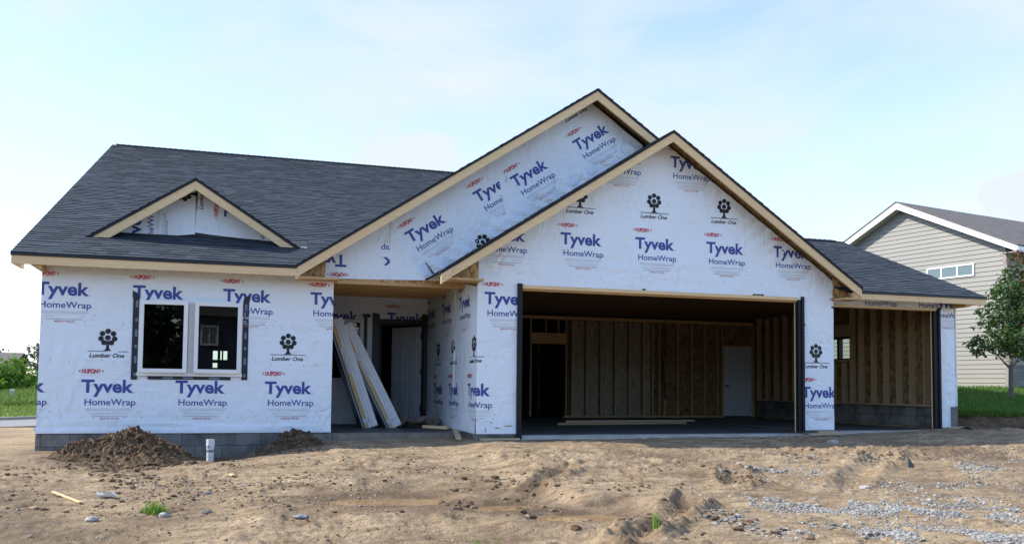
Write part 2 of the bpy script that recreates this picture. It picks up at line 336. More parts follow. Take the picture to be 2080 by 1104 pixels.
# ------------------------------------------------------------------ mesh building
def link(o, parent=None):
    scene.collection.objects.link(o)
    if parent is not None: o.parent = parent
    return o
class MB:
    def __init__(s): s.v = []; s.f = []; s.m = []; s.t = []
    def face(s, pts, mat=0, tone=0.5):
        i = len(s.v); s.v.extend([tuple(p) for p in pts]); s.f.append(tuple(range(i, i + len(pts)))); s.m.append(mat); s.t.append(tone)
    def box(s, a, b, mat=0, tone=0.5):
        x0, y0, z0 = a; x1, y1, z1 = b
        s.prism([(x0, y0, z0), (x1, y0, z0), (x1, y0, z1), (x0, y0, z1)], (0, y1 - y0, 0), mat, tone)
    def prism(s, poly, d, mat=0, tone=0.5):
        i = len(s.v); n = len(poly); d = Vector(d)
        s.v.extend([tuple(p) for p in poly]); s.v.extend([tuple(Vector(p) + d) for p in poly])
        fs = [tuple(range(i, i + n)), tuple(range(i + 2 * n - 1, i + n - 1, -1))]
        for k in range(n):
            k2 = (k + 1) % n
            fs.append((i + k2, i + k, i + n + k, i + n + k2))
        for f in fs: s.f.append(f); s.m.append(mat); s.t.append(tone)
    def beam(s, p, q, w, h, up=(0, 0, 1), mat=0, tone=0.5):
        p = Vector(p); q = Vector(q); d = (q - p); dn = d.normalized(); u = Vector(up); r = dn.cross(u).normalized(); u = r.cross(dn)
        c = [p - r * w / 2 - u * h / 2, p + r * w / 2 - u * h / 2, p + r * w / 2 + u * h / 2, p - r * w / 2 + u * h / 2]
        s.prism(c, d, mat, tone)
    def tube(s, pts, rad, seg=8, mat=0, tone=0.5, cap=True):
        rings = []
        for k, p in enumerate(pts):
            p = Vector(p); a = Vector(pts[max(0, k - 1)]); c = Vector(pts[min(len(pts) - 1, k + 1)])
            d = (c - a).normalized(); r = d.orthogonal().normalized(); q = d.cross(r)
            rr_ = rad[k] if isinstance(rad, (list, tuple)) else rad
            i = len(s.v)
            for j in range(seg):
                t = 2 * math.pi * j / seg; s.v.append(tuple(p + r * math.cos(t) * rr_ + q * math.sin(t) * rr_))
            rings.append(i)
        # orthogonal() may flip between rings: match nearest start vertex
        for a, c in zip(rings, rings[1:]):
            off = min(range(seg), key=lambda o: (Vector(s.v[a]) - Vector(s.v[c + o])).length)
            e1 = Vector(s.v[a + 1]); sgn = 1 if (e1 - Vector(s.v[c + (off + 1) % seg])).length <= (e1 - Vector(s.v[c + (off - 1) % seg])).length else -1
            for j in range(seg):
                j2 = (j + 1) % seg
                s.f.append((a + j, a + j2, c + (off + sgn * j2) % seg, c + (off + sgn * j) % seg)); s.m.append(mat); s.t.append(tone)
        if cap:
            s.f.append(tuple(rings[0] + j for j in range(seg))); s.m.append(mat); s.t.append(tone)
            s.f.append(tuple(rings[-1] + j for j in range(seg))); s.m.append(mat); s.t.append(tone)
    def build(s, name, mats, parent=None, uv=None, smooth=False, tone=False):
        me = bpy.data.meshes.new(name)
        me.from_pydata(s.v, [], s.f); 
        if isinstance(mats, str): mats = [mats]
        for m in mats: me.materials.append(MATS[m])
        me.polygons.foreach_set('material_index', s.m)
        if smooth: me.polygons.foreach_set('use_smooth', [True] * len(s.f))
        if tone:
            a = me.attributes.new('tone', 'FLOAT', 'FACE'); a.data.foreach_set('value', s.t)
        if uv:
            l = me.uv_layers.new(name='UVMap')
            co = np.array(s.v); idx = np.zeros(len(me.loops), dtype=np.int32); me.loops.foreach_get('vertex_index', idx)
            nor = np.zeros(len(me.polygons) * 3); me.polygons.foreach_get('normal', nor); nor = nor.reshape(-1, 3)
            cnt = np.zeros(len(me.polygons), dtype=np.int32); me.polygons.foreach_get('loop_total', cnt)
            ln = np.repeat(nor, cnt, axis=0); P = co[idx]
            u = np.where(np.abs(ln[:, 0]) > 0.7, P[:, 1], P[:, 0]) - uv[0]; w = np.where(np.abs(ln[:, 2]) > 0.7, P[:, 1], P[:, 2]) - uv[1]
            l.data.foreach_set('uv', np.c_[u, w].ravel())
        me.update()
        o = bpy.data.objects.new(name, me); link(o, parent); return o

def tag(o, label=None, cat=None, group=None, kind=None):
    if label: o['label'] = label
    if cat: o['category'] = cat
    if group: o['group'] = group
    if kind: o['kind'] = kind
    return o
def empty(name, loc=(0, 0, 0)):
    o = bpy.data.objects.new(name, None); o.location = loc; o.empty_display_size = 0.3; link(o); return o
def part(mb, name, mats, parent, **k):
    o = mb.build(name, mats, parent, **k)
    root = parent
    off = Vector((0, 0, 0))
    p = parent
    while p is not None:
        off += Vector(p.location); p = p.parent
    if off.length > 1e-9:
        o.data.transform(Matrix.Translation(-off))
    return o

# ------------------------------------------------------------------ value noise on arrays
def vnoise(x, y, seed=0):
    x = np.asarray(x, float); y = np.asarray(y, float)
    xi = np.floor(x).astype(np.int64); yi = np.floor(y).astype(np.int64); fx = x - xi; fy = y - yi
    def h(a, b):
        n = (a * 374761393 + b * 668265263 + seed * 974634777) & 0xffffffff
        n = ((n ^ (n >> 13)) * 1274126177) & 0xffffffff
        return ((n ^ (n >> 16)) & 0xffff) / 65535.0
    u = fx * fx * (3 - 2 * fx); v = fy * fy * (3 - 2 * fy)
    return (h(xi, yi) * (1 - u) + h(xi + 1, yi) * u) * (1 - v) + (h(xi, yi + 1) * (1 - u) + h(xi + 1, yi + 1) * u) * v - 0.5
def fbm(x, y, sc, oct=4, seed=0, gain=0.5):
    s = 0; a = 1.0
    for i in range(oct):
        s = s + a * vnoise(x * sc * 2 ** i + 17.3 * i, y * sc * 2 ** i - 9.1 * i, seed + i); a *= gain
    return s

# ------------------------------------------------------------------ terrain
def seg_dist(X, Y, a, b):
    ax_, ay_ = a; bx_, by_ = b; dx, dy = bx_ - ax_, by_ - ay_; L2 = dx * dx + dy * dy
    t = np.clip(((X - ax_) * dx + (Y - ay_) * dy) / L2, 0, 1)
    px = ax_ + t * dx; py = ay_ + t * dy
    d = np.hypot(X - px, Y - py)
    side = ((X - ax_) * dy - (Y - ay_) * dx) / math.sqrt(L2)
    return d, side, t * math.sqrt(L2)
PUDDLES = [((4.80, -4.75), 0.85, 0.50, -0.525), ((6.02, -5.28), 0.42, 0.36, -0.585), ((6.62, -5.95), 0.55, 0.36, -0.615)]
RUTS = [((8.05, -5.85), (6.75, -7.15), 0.15, 0.10), ((5.35, -5.75), (7.25, -3.9), 0.12, 0.062), ((9.25, -4.95), (9.62, -4.25), 0.14, 0.062),
        ((13.0, -3.2), (10.6, -5.4), 0.16, 0.045), ((15.8, -3.5), (12.2, -3.7), 0.2, 0.05), ((3.2, -5.95), (5.6, -5.55), 0.12, 0.028), ((2.0, -6.35), (5.4, -5.85), 0.13, 0.024), ((7.4, -3.1), (13.5, -4.0), 0.14, 0.022), ((7.0, -2.6), (12.8, -3.2), 0.14, 0.020), ((4.8, -3.3), (8.2, -2.6), 0.13, 0.018)]
def base_h(X, Y):
    hz = np.interp(X, [-40, -4, 0, 2.4, 4.5, 6.9, 13.8, 17, 22, 60], [-0.5, -.28, -.26, -.24, -.13, -.10, -.06, .04, .12, .2])
    yf = np.interp(X, [6.4, 7.0], [0, -.85])
    q = np.maximum(yf - Y, 0)
    h = hz - np.interp(q, [0, 1, 2.5, 4.5, 6.5, 9, 15, 40], [0, .05, .17, .38, .6, .72, .78, .8])
    # the ground behind and to the left falls to the street, then rises as a field
    left = np.clip((2.0 - X) / 2.0, 0, 1)
    fall = np.interp(Y, [0, 2, 12, 14, 15.2, 17, 22, 32, 53, 110, 1000, 4000], [0, 0, -.22, -.255, -.29, -.5, -.5, -.42, -.42, -1.0, -8, -30])
    return h + left * fall
PUDDLES = [(c, rx, ry, float(base_h(np.array([c[0]]), np.array([c[1]]))[0]) - 0.045) for (c, rx, ry, z) in PUDDLES]
def terrain(X, Y, detail=True):
    X = np.asarray(X, float); Y = np.asarray(Y, float)
    h = base_h(X, Y)
    near = np.clip((1.0 - Y) / 1.0, 0, 1)
    if detail:
        amp = np.clip((-0.3 - Y) / 1.2, 0.25, 1)
        rdg = 1 - np.abs(2 * fbm(X * 0.7, Y * 1.3, 4.2, 3, 33, 0.6)); rdg = np.clip(rdg - 0.55, 0, 1)
        h = h + amp * (0.035 * fbm(X, Y, 0.7, 2, 3) + 0.022 * fbm(X * 0.8, Y * 1.5, 2.6, 3, 11) + 0.016 * fbm(X, Y, 9.5, 4, 23, 0.75) + 0.020 * rdg * np.clip(fbm(X, Y, 0.9, 2, 37) * 3 + 0.35, 0, 1))
        rg = np.clip(fbm(X, Y, 1.1, 3, 41) * 3 - 0.15, 0, 1)       # trampled, clodded patches
        h = h + amp * rg * (0.046 * np.clip(fbm(X * 0.8, Y * 1.2, 8.0, 3, 51, .6) * 2.2, 0, 1) - 0.008)
    # drain hole in front of the foundation
    d = np.hypot((X - 2.85) / 0.85, (Y + 0.45) / 0.95); h = h - 0.26 * np.exp(-d ** 2 * 1.5)
    for (a, b_, w, dep) in RUTS:
        d, side, t = seg_dist(X, Y, a, b_)
        wob = 0.03 * vnoise(t * 2.3, t * 0 + w * 50, 5)
        dd = np.abs(d + wob)
        h = h - dep * np.exp(-(dd / w) ** 2 * 1.4) + dep * 1.15 * np.exp(-((dd - 1.75 * w) / (0.62 * w)) ** 2) * (0.40 + 1.0 * fbm(t, side, 8.0, 3, 8, .75) + 0.25 * (side > 0))
        h = h + min(0.017, 0.22 * dep) * np.sign(np.sin(2 * math.pi * (t + 0.35 * np.abs(side)) / 0.105)) * np.exp(-(d / (w * 1.0)) ** 2 * 1.2)
    for (c, rx, ry, z) in PUDDLES:
        d = np.hypot((X - c[0]) / rx, (Y - c[1]) / ry) + 0.55 * fbm(X, Y, 2.4, 3, 77)
        k = np.clip((2.4 - d) / 1.0, 0, 1); k = k * k * (3 - 2 * k)
        bowl = z + np.clip((d - 0.92) * 0.10, -0.03, 0.05) + 0.012 * fbm(X, Y, 8, 2, 79)
        h = h * (1 - k) + k * bowl
    # inside the house footprint the earth lies below the slabs
    ins = ((X > 0.25) & (X < 6.9) & (Y > 0.1)) | ((X >= 6.9) & (X < 16.85) & (Y > -0.55)); ins = ins & (Y < 20.9)
    h = np.where(ins, -0.55, h)
    porch = (X > 4.75) & (X < 6.85) & (Y > -0.02) & (Y < 0.3); 
    return h
def wetness(X, Y):
    w = np.clip(fbm(X, Y, 0.55, 4, 91) * 2.2 - 0.02, 0, 1) * 0.62
    for (c, rx, ry, z) in PUDDLES:
        d = np.hypot((X - c[0]) / (rx * 1.7), (Y - c[1]) / (ry * 2.0)) + 0.4 * fbm(X, Y, 3, 2, 78)
        w = np.maximum(w, np.clip(1.25 - d, 0, 0.85))
    for (px_, py_, pr_) in ((1.58, -1.1, 1.15), (3.95, -.6, .6)):
        d = np.hypot(X - px_, (Y - py_) * 1.2) / pr_ + 0.5 * fbm(X, Y, 3.0, 3, 83); w = np.maximum(w, 0.85 * np.clip(1.5 - d, 0, 1))
    for (a, b_, wd, dep) in RUTS[:3]:
        d, side, t = seg_dist(X, Y, a, b_); w = np.maximum(w, 0.75 * np.exp(-(d / (wd * 2.2)) ** 2) * np.clip(0.7 + vnoise(X * 5, Y * 5, 6), 0, 1))
    d = np.hypot((X - 2.75) / 0.9, (Y + 0.3) / 0.6); w = np.maximum(w, 0.8 * np.exp(-d ** 2))
    return w
def axis(lo, hi, st, outer_lo, outer_hi):
    a = list(np.arange(lo, hi + 1e-6, st)); s = st; x = lo
    pre = []
    while x > outer_lo: s *= 1.22; x -= s; pre.append(x)
    s = st; x = hi; post = []
    while x < outer_hi: s *= 1.22; x += s; post.append(x)
    return np.array(pre[::-1] + a + post)
gx = axis(-2.0, 18.4, 0.030, -1800, 1800); gy = axis(-9.0, 0.3, 0.025, -700, 3000)
GX, GY = np.meshgrid(gx, gy); GZ = terrain(GX, GY)
nx, ny = len(gx), len(gy)
me = bpy.data.meshes.new('ground')
ii = np.arange(nx * ny).reshape(ny, nx)
quads = np.stack([ii[:-1, :-1], ii[:-1, 1:], ii[1:, 1:], ii[1:, :-1]], -1).reshape(-1, 4)
me.vertices.add(nx * ny); me.vertices.foreach_set('co', np.stack([GX, GY, GZ], -1).ravel())
me.loops.add(quads.size); me.loops.foreach_set('vertex_index', quads.ravel())
me.polygons.add(len(quads)); me.polygons.foreach_set('loop_start', np.arange(0, quads.size, 4)); me.polygons.foreach_set('loop_total', np.full(len(quads), 4))
me.polygons.foreach_set('use_smooth', np.ones(len(quads), bool))
a = me.attributes.new('wet', 'FLOAT', 'POINT'); a.data.foreach_set('value', wetness(GX, GY).ravel())
me.materials.append(MATS['dirt']); me.update(calc_edges=True)
ground = link(bpy.data.objects.new('ground', me)); tag(ground, kind='structure')
def gz(x, y): return float(terrain(np.array([x]), np.array([y]))[0])

# ------------------------------------------------------------------ lettering
FONTCACHE = {}
def glyphs(text, bold=0.0, shear=0.0):
    """flat triangles of a line of lettering, scaled so the capitals are 1 high and the line 1 wide"""
    key = (text, bold, shear)
    if key in FONTCACHE: return FONTCACHE[key]
    cu = bpy.data.curves.new('lettering', 'FONT'); cu.body = text; cu.offset = bold; cu.shear = shear; cu.resolution_u = 3
    ob = bpy.data.objects.new('lettering', cu); scene.collection.objects.link(ob)
    dg = bpy.context.evaluated_depsgraph_get(); dg.update()
    me = bpy.data.meshes.new_from_object(ob.evaluated_get(dg))
    v = np.array([x.co[:2] for x in me.vertices]); me.calc_loop_triangles()
    tri = [tuple(t.vertices) for t in me.loop_triangles]
    bpy.data.objects.remove(ob); bpy.data.curves.remove(cu); bpy.data.meshes.remove(me)
    cap = 0.729 + 2 * bold
    x0, x1 = v[:, 0].min(), v[:, 0].max()
    v[:, 0] = (v[:, 0] - x0) / (x1 - x0); v[:, 1] = (v[:, 1] + bold) / cap
    FONTCACHE[key] = [[v[i] for i in t] for t in tri]
    return FONTCACHE[key]
def clip_poly(p, conv):
    """Sutherland-Hodgman against a convex counter-clockwise polygon"""
    out = [tuple(q) for q in p]
    n = len(conv)
    for k in range(n):
        if not out: return []
        a = conv[k]; c = conv[(k + 1) % n]; ex, ey = c[0] - a[0], c[1] - a[1]
        res = []
        for i in range(len(out)):
            P = out[i]; Q = out[(i + 1) % len(out)]
            dp = ex * (P[1] - a[1]) - ey * (P[0] - a[0]); dq = ex * (Q[1] - a[1]) - ey * (Q[0] - a[0])
            if dp >= 0: res.append(P)
            if (dp >= 0) != (dq >= 0):
                t = dp / (dp - dq); res.append((P[0] + (Q[0] - P[0]) * t, P[1] + (Q[1] - P[1]) * t))
        out = res
    return out if len(out) >= 3 else []
BLUE, RED, BLACK, GREY, DGREY, PRED = 1, 2, 3, 4, 5, 6
def rect(x0, y0, x1, y1): return [(x0, y0), (x1, y0), (x1, y1), (x0, y1)]
def disc(cx, cy, r, n=18): return [(cx + r * math.cos(2 * math.pi * k / n), cy + r * math.sin(2 * math.pi * k / n)) for k in range(n)]
def place(tri, x, y, w, h): return [(x + q[0] * w, y + q[1] * h) for q in tri]
def maker_mark():
    """the sheet maker's print: oval name, big word, second word, small lines"""
    o = []
    for t in glyphs('DUPONT', 0.05):
        pts = []
        for q in place(t, 0, 0, 1, 1):
            e = 0.62 + 0.38 * (1 - (2 * q[0] - 1) ** 2)
            pts.append((0.0 + q[0] * 0.275, 0.118 + (q[1] - 0.5) * 0.082 * e))
        o.append((pts, RED))
    for sx in (-1, 1):
        cx = 0.1375 + sx * 0.158
        o.append(([(cx, 0.118 - 0.021), (cx + sx * 0.028, 0.118), (cx, 0.118 + 0.021)][::sx], RED))
    for t in glyphs('Tyvek', 0.030): o.append((place(t, 0.0, -0.222, 0.765, 0.222), BLUE))
    o.append((disc(0.785, -0.213, 0.011, 8), GREY))
    for t in glyphs('HomeWrap', 0.010): o.append((place(t, 0.055, -0.418, 0.745, 0.108), BLUE))
    o.append((disc(0.822, -0.41, 0.009, 8), GREY))
    for y in (-0.470, -0.486, -0.502):
        x = 0.085
        while x < 0.76:
            w = random.uniform(0.05, 0.2); o.append((rect(x, y - 0.0035, min(x + w, 0.77), y + 0.0035), GREY)); x += w + 0.012
    o.append((rect(0.13, -0.545, 0.73, -0.538), GREY)); o.append((rect(0.13, -0.562, 0.70, -0.556), GREY))
    x = 0.165
    while x < 0.67:
        w = random.uniform(0.012, 0.045); o.append((rect(x, -0.600, x + w, -0.588), DGREY)); x += w + 0.008
    for t in glyphs('MADE IN THE USA', 0.012): o.append((place(t, 0.285, -0.640, 0.285, 0.026), RED))
    o.append((rect(0.83, -0.53, 0.865, -0.522), DGREY)); o.append((disc(0.815, -0.60, 0.012, 8), GREY))
    return o
def yard_mark():
    """the lumber yard's print: round-leaved tree over a line, name below"""
    o = []; cx = 0.362
    cy = 0.655; r = 0.0415
    o.append((disc(cx, cy - 0.005, 0.043), BLACK))
    for a in (90, 38, 142, -12, 192, -58, 238):
        rad = 0.098
        o.append((disc(cx + rad * 1.04 * math.cos(R(a)), cy + rad * math.sin(R(a)), r), BLACK))
    tr = [(cx - 0.020, 0.60), (cx - 0.022, 0.49), (cx - 0.034, 0.462), (cx - 0.068, 0.443), (cx + 0.068, 0.443), (cx + 0.034, 0.462), (cx + 0.022, 0.49), (cx + 0.020, 0.60)]
    o.append(([tr[0], tr[1], tr[6], tr[7]], BLACK)); o.append(([tr[1], tr[2], tr[5], tr[6]], BLACK)); o.append(([tr[2], tr[3], tr[4], tr[5]], BLACK))
    o.append((rect(0.075, 0.428, 0.655, 0.438), BLACK))
    for t in glyphs('Lumber One', 0.022, 0.22): o.append((place(t, 0.098, 0.335, 0.515, 0.072), BLACK))
    return o
MAKER, YARD = maker_mark(), yard_mark()
def wob(u, v, s):
    return 0.0035 * (math.sin(u * 5.1 + v * 2.3 + s) + math.sin(u * 2.2 - v * 6.3 + 2 * s) + 0.7 * math.sin(u * 9.3 + v * 1.3 + 3 * s))
def wrap_sheet(name, parent, O, U, V, zones, prints, seed=0.0, amp=1.0, marks=(), wave=None, label=None, dark=False):
    """a printed wrap sheet: zones are convex polygons in (u, v); prints are (kind, u, v, angle, scale, clip polygons or None)"""
    O = Vector(O); U = Vector(U); V = Vector(V); N = U.cross(V); N = N if N.dot(CAM - O) > 0 else -N
    mb = MB()
    st = 0.05; cache = {}
    def hw(i, j):
        k = (i, j)
        if k not in cache: cache[k] = max(-0.006, wob(i * st, j * st, seed) * amp + (wave(i * st, j * st) if wave else 0.0))
        return cache[k]
    def P(u, v, off):
        a, c = u / st, v / st; i, j = math.floor(a), math.floor(c); a -= i; c -= j
        w = (hw(i, j) * (1 - a) + hw(i + 1, j) * a) * (1 - c) + (hw(i, j + 1) * (1 - a) + hw(i + 1, j + 1) * a) * c
        return O + U * u + V * v + N * (0.012 + w + off)
    for z in zones:
        us = [q[0] for q in z]; vs = [q[1] for q in z]
        i0, i1 = math.floor(min(us) / st), math.ceil(max(us) / st); j0, j1 = math.floor(min(vs) / st), math.ceil(max(vs) / st)
        for i in range(i0, i1):
            for j in range(j0, j1):
                c = clip_poly(rect(i * st, j * st, (i + 1) * st, (j + 1) * st), z)
                if c: mb.face([P(*q, 0) for q in c], 0)
    # weld shared vertices so that the creases shade smoothly
    layer = 0
    for (kind, u0, v0, ang, sc, cz) in prints:
        src = MAKER if kind == 'm' else YARD
        ca, sa = math.cos(R(ang)) * sc, math.sin(R(ang)) * sc
        for z in (cz or zones):
            us = [q[0] for q in z]; vs = [q[1] for q in z]; lo = (min(us), min(vs)); hi = (max(us), max(vs))
            for pts, mt in src:
                q = [(u0 + p[0] * ca - p[1] * sa, v0 + p[0] * sa + p[1] * ca) for p in pts]
                if max(p[0] for p in q) < lo[0] or min(p[0] for p in q) > hi[0] or max(p[1] for p in q) < lo[1] or min(p[1] for p in q) > hi[1]: continue
                c = clip_poly(q, z)
                if c: mb.face([P(*p, 0.0035) for p in c], mt)
    for (u, v, w, h, mt) in marks:
        for z in zones:
            c = clip_poly([(u - w / 2, v - h * .2), (u - w * .2, v - h / 2), (u + w / 2, v - h * .1), (u + w * .3, v + h / 2), (u - w * .35, v + h * .4)], z)
            if c: mb.face([P(*p, 0.0030) for p in c], mt)
    o = mb.build(name, WRAP, parent)
    if label: o['label'] = label
    return o
def staples(u0, u1, v0, v1, rows, du=0.2):
    r = random.Random(int(u0 * 100 + v1 * 10)); out = []
    for v in rows:
        u = u0 + r.uniform(0, du)
        while u < u1:
            out.append((u, v + r.uniform(-.02, .02), 0.015, 0.022, DGREY)); u += du * r.uniform(0.85, 1.6)
    return out

# ------------------------------------------------------------------ the house under construction
SG, SM = 0.6616, 0.4015            # gable roof and long roof slopes
EX, EY, EZ = 0.205, 0.4265, 2.674   # overhangs and eave height
house = empty('house_under_construction', (0, 0, 0))
tag(house, 'unfinished single storey house in printed white wrap with dark roof and open garage bays', 'house')

def wallbox(name, polys, d, mat, parent=house, label=None):
    mb = MB()
    for p in polys: mb.prism(p, d)
    o = part(mb, name, mat, parent)
    if label: o['label'] = label
    return o
def xz(pts, y): return [(p[0], y, p[1]) for p in pts]

# foundation
mb = MB()
for a_, c_ in [((0.132, -0.004, -0.95), (4.28, 0.28, -0.003)), ((0.136, 0.28, -0.95), (0.336, 21, -0.004)), ((4.28, 0.012, -0.9), (4.60, 0.28, -0.004)),
               ((6.872, -0.839, -0.9), (7.66, -0.62, -0.002)), ((6.872, -0.62, -0.9), (7.07, 3.2, -0.003)), ((13.2, -0.839, -0.9), (13.88, -0.6, 0.025)), ((16.54, -0.637, -0.9), (16.94, -0.4, 0.05))]:
    mb = MB(); mb.box(a_, c_); part(mb, 'foundation', 'concrete_block', house, uv=(-0.2032, -0.0))
# right garage side: block curb seen from inside
mb = MB(); mb.box((16.93, -0.4, -0.9), (17.1, 6.75, 0.46)); part(mb, 'foundation', 'concrete_block', house, uv=(0, 0.046))['label'] = 'low block wall under the studs inside the garage'
mb = MB()
mb.box((4.60, 0.02, -0.6), (6.872, 3.2, -0.012)); 
part(mb, 'porch_slab', 'slab_concrete_shaded', house)
mb = MB(); mb.box((4.605, -0.03, -0.6), (6.866, 0.02, -0.016)); part(mb, 'slab_form_board', 'stained_concrete', house)
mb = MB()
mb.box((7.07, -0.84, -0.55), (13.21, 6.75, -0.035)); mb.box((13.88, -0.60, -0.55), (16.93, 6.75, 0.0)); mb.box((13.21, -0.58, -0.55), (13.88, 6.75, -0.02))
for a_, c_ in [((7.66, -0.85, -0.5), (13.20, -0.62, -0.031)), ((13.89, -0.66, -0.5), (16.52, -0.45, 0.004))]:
    m2 = MB(); m2.box(a_, c_); part(m2, 'slab_edge', 'slab_concrete_lit', house)
mb2 = MB()
mb2.prism([(7.60, -0.86, -0.16), (13.24, -0.86, -0.13), (13.24, -0.86, -0.050), (7.66, -0.86, -0.055)], (0, -0.06, 0)); part(mb2, 'slab_form_board', 'slab_concrete_lit', house); mb2 = MB()
mb2.prism([(13.90, -0.67, -0.10), (16.56, -0.67, -0.03), (16.56, -0.67, 0.035), (13.90, -0.67, -0.03)], (0, -0.06, 0)); part(mb2, 'slab_form_board', 'slab_concrete_lit', house)
part(mb, 'garage_slab', 'slab_concrete_shaded', house)

# --- left wing front wall
WX0, WX1, WZ0, WZ1 = 1.565, 3.10, 0.95, 2.10
zones = [rect(0.14, 0.004, WX0, 2.66), rect(WX1, 0, 4.57, 2.66), rect(WX0, 0, WX1, WZ0), rect(WX0, WZ1, WX1, 2.66)]
w = wallbox('wall', [xz(z, 0.0) for z in zones], (0, 0.15, 0), 'osb_shaded')
pr = [('m', u, 0.849, 0, 0.985, None) for u in (-0.515, 0.746, 2.114, 3.49)] + [('m', u, 2.345, 0, 0.985, None) for u in (0.06, 1.441, 2.80, 4.19)]
pr += [('y', u, 0.849, 0, 0.985, None) for u in (0.746, 2.114, 3.49)]
wrap_sheet('house_wrap', w, (0, 0, 0), (1, 0, 0), (0, 0, 1), zones, pr, 0.3,
           marks=staples(0.1, 4.5, 0, 2.6, (0.24, 1.12, 1.72, 2.56)),
           wave=lambda u, v: 0.018 * math.exp(-((v - 0.02) / 0.06) ** 2) * (1 + 0.5 * math.sin(u * 3)) + 0.012 * math.exp(-((v - 0.13 - 0.05 * math.sin(u * 1.4)) / 0.035) ** 2))
# left side wall, rear walls, roof-end wall
w = wallbox('wall', [[(0.14, 0.15, 0), (0.14, 21, 0), (0.14, 21, 2.6), (0.14, 10.6, 6.9), (0.14, 0.15, 2.72)]], (0.14, 0, 0), 'wrap_white', label='left side wall in plain white wrap')
mb = MB()
mb.prism([(0.16, -0.008, 0.0), (0.13, -0.012, 0.01), (0.105, -0.012, 0.07), (0.10, -0.010, 0.085), (0.128, -0.008, 0.10), (0.16, -0.008, 0.12)], (0, 0.004, 0)); part(mb, 'loose_wrap_edge', 'wrap_white', w)
mb = MB()
# rear wall with a few small openings that daylight shows through
for a_, c_ in [((0.28, 20.85, -0.2), (17, 21, 1.38)), ((0.28, 20.85, 2.02), (17, 21, 3.2)), ((0.28, 20.85, 1.38), (2.30, 21, 2.02)), ((2.47, 20.85, 1.66), (2.57, 21, 2.02)), ((2.62, 20.85, 1.66), (2.68, 21, 2.02)),
               ((2.82, 20.85, 1.38), (17, 21, 2.02)), ((2.30, 20.85, 1.56), (2.82, 21, 1.68)), ((2.47, 20.85, 1.38), (2.82, 21, 1.56))]:
    mb = MB(); mb.box(a_, c_); part(mb, 'wall', 'interior_shade', house)['label'] = 'dark rear wall around small bright window openings'
for a_, c_ in [((4.45, 0.15, -0.2), (4.57, 3.25, 2.75)), ((7.0, 3.26, -0.2), (7.12, 6.6, 2.8)), ((7.0, 6.6, -0.3), (7.1, 20.85, 3.0)), ((16.99, 6.75, -0.3), (17.1, 20.9, 3.2))]:
    mb = MB(); mb.box(a_, c_); part(mb, 'wall', 'interior_shade', house)['label'] = 'dark inside partition wall'
mb = MB(); mb.box((0.28, 0.15, -0.12), (7.0, 20.85, -0.02)); part(mb, 'floor', 'interior_shade', house)
for a_, c_ in [((0.28, 0.15, 2.70), (4.45, 20.85, 2.76)), ((4.45, 3.3, 2.70), (7.0, 20.85, 2.76))]:
    mb = MB(); mb.box(a_, c_); part(mb, 'ceiling', 'interior_shade', house)

# --- window of two casements, slightly open, with flashing tape
win = empty('window'); win.parent = house
mb = MB()
fx0, fx1, fz0, fz1 = 1.545, 3.115, 0.915, 2.10
for bx_ in [((fx0, -0.03, fz0), (fx0 + .05, 0.12, fz1)), ((fx1 - .05, -0.03, fz0), (fx1, 0.12, fz1)), ((fx0 + .05, -0.03, fz1 - .045), (fx1 - .05, 0.12, fz1)),
            ((fx0 - .01, -0.055, fz0 - .012), (fx1 + .01, 0.12, fz0 + .04)), ((2.285, -0.03, fz0 + .04), (2.375, 0.12, fz1 - .045))]: mb.box(*bx_)
part(mb, 'window_frame', 'window_white', win)
def sash(x0, x1, hinge, ang):
    mb = MB(); g = MB(); z0, z1 = 0.955, 2.095; f = 0.062
    for bx_ in [((x0, -.055, z0), (x0 + f, -.005, z1)), ((x1 - f, -.055, z0), (x1, -.005, z1)), ((x0 + f, -.055, z0), (x1 - f, -.005, z0 + f)), ((x0 + f, -.055, z1 - f), (x1 - f, -.005, z1))]: mb.box(*bx_)
    g.box((x0 + f, -.034, z0 + f), (x1 - f, -.028, z1 - f))
    M = Matrix.Translation((hinge, -0.03, 0)) @ Matrix.Rotation(R(ang), 4, 'Z') @ Matrix.Translation((-hinge, 0.0, 0))
    a = mb.build('sash', 'window_white', win); a.data.transform(M)
    c = g.build('glass_pane', 'window_glass', win); c.data.transform(M)
sash(1.562, 2.283, 1.562, -4.0); sash(2.376, 3.098, 3.098, 3.2)
mb = MB()
mb.box((1.452, -0.021, 0.842), (1.545, -0.0165, 2.10), 0); mb.prism(xz([(1.452, 2.10), (1.545, 2.10), (1.53, 2.20), (1.44, 2.245), (1.44, 2.16)], -0.022), (0, .005, 0), 0)
mb.box((3.117, -0.021, 0.852), (3.212, -0.0165, 2.13), 0); mb.prism(xz([(3.117, 2.13), (3.215, 2.12), (3.235, 2.23), (3.20, 2.235), (3.13, 2.19)], -0.022), (0, .005, 0), 0)
mb.box((1.70, -0.026, 0.848), (2.95, -0.0215, 0.900), 0)
for x in (1.51, 3.165):
    for k, z in enumerate((0.90, 1.10, 1.34, 1.52, 1.76, 1.98)):
        mb.box((x - .018, -0.0235, z), (x + .018, -0.0208, z + (.11 if k % 2 else .05)), 1)
for x in (1.92, 2.22, 2.62): mb.box((x, -0.0285, 0.86), (x + .16, -0.0258, 0.888), 1)
part(mb, 'flashing_tape', ['black_tape', 'tape_print'], win)

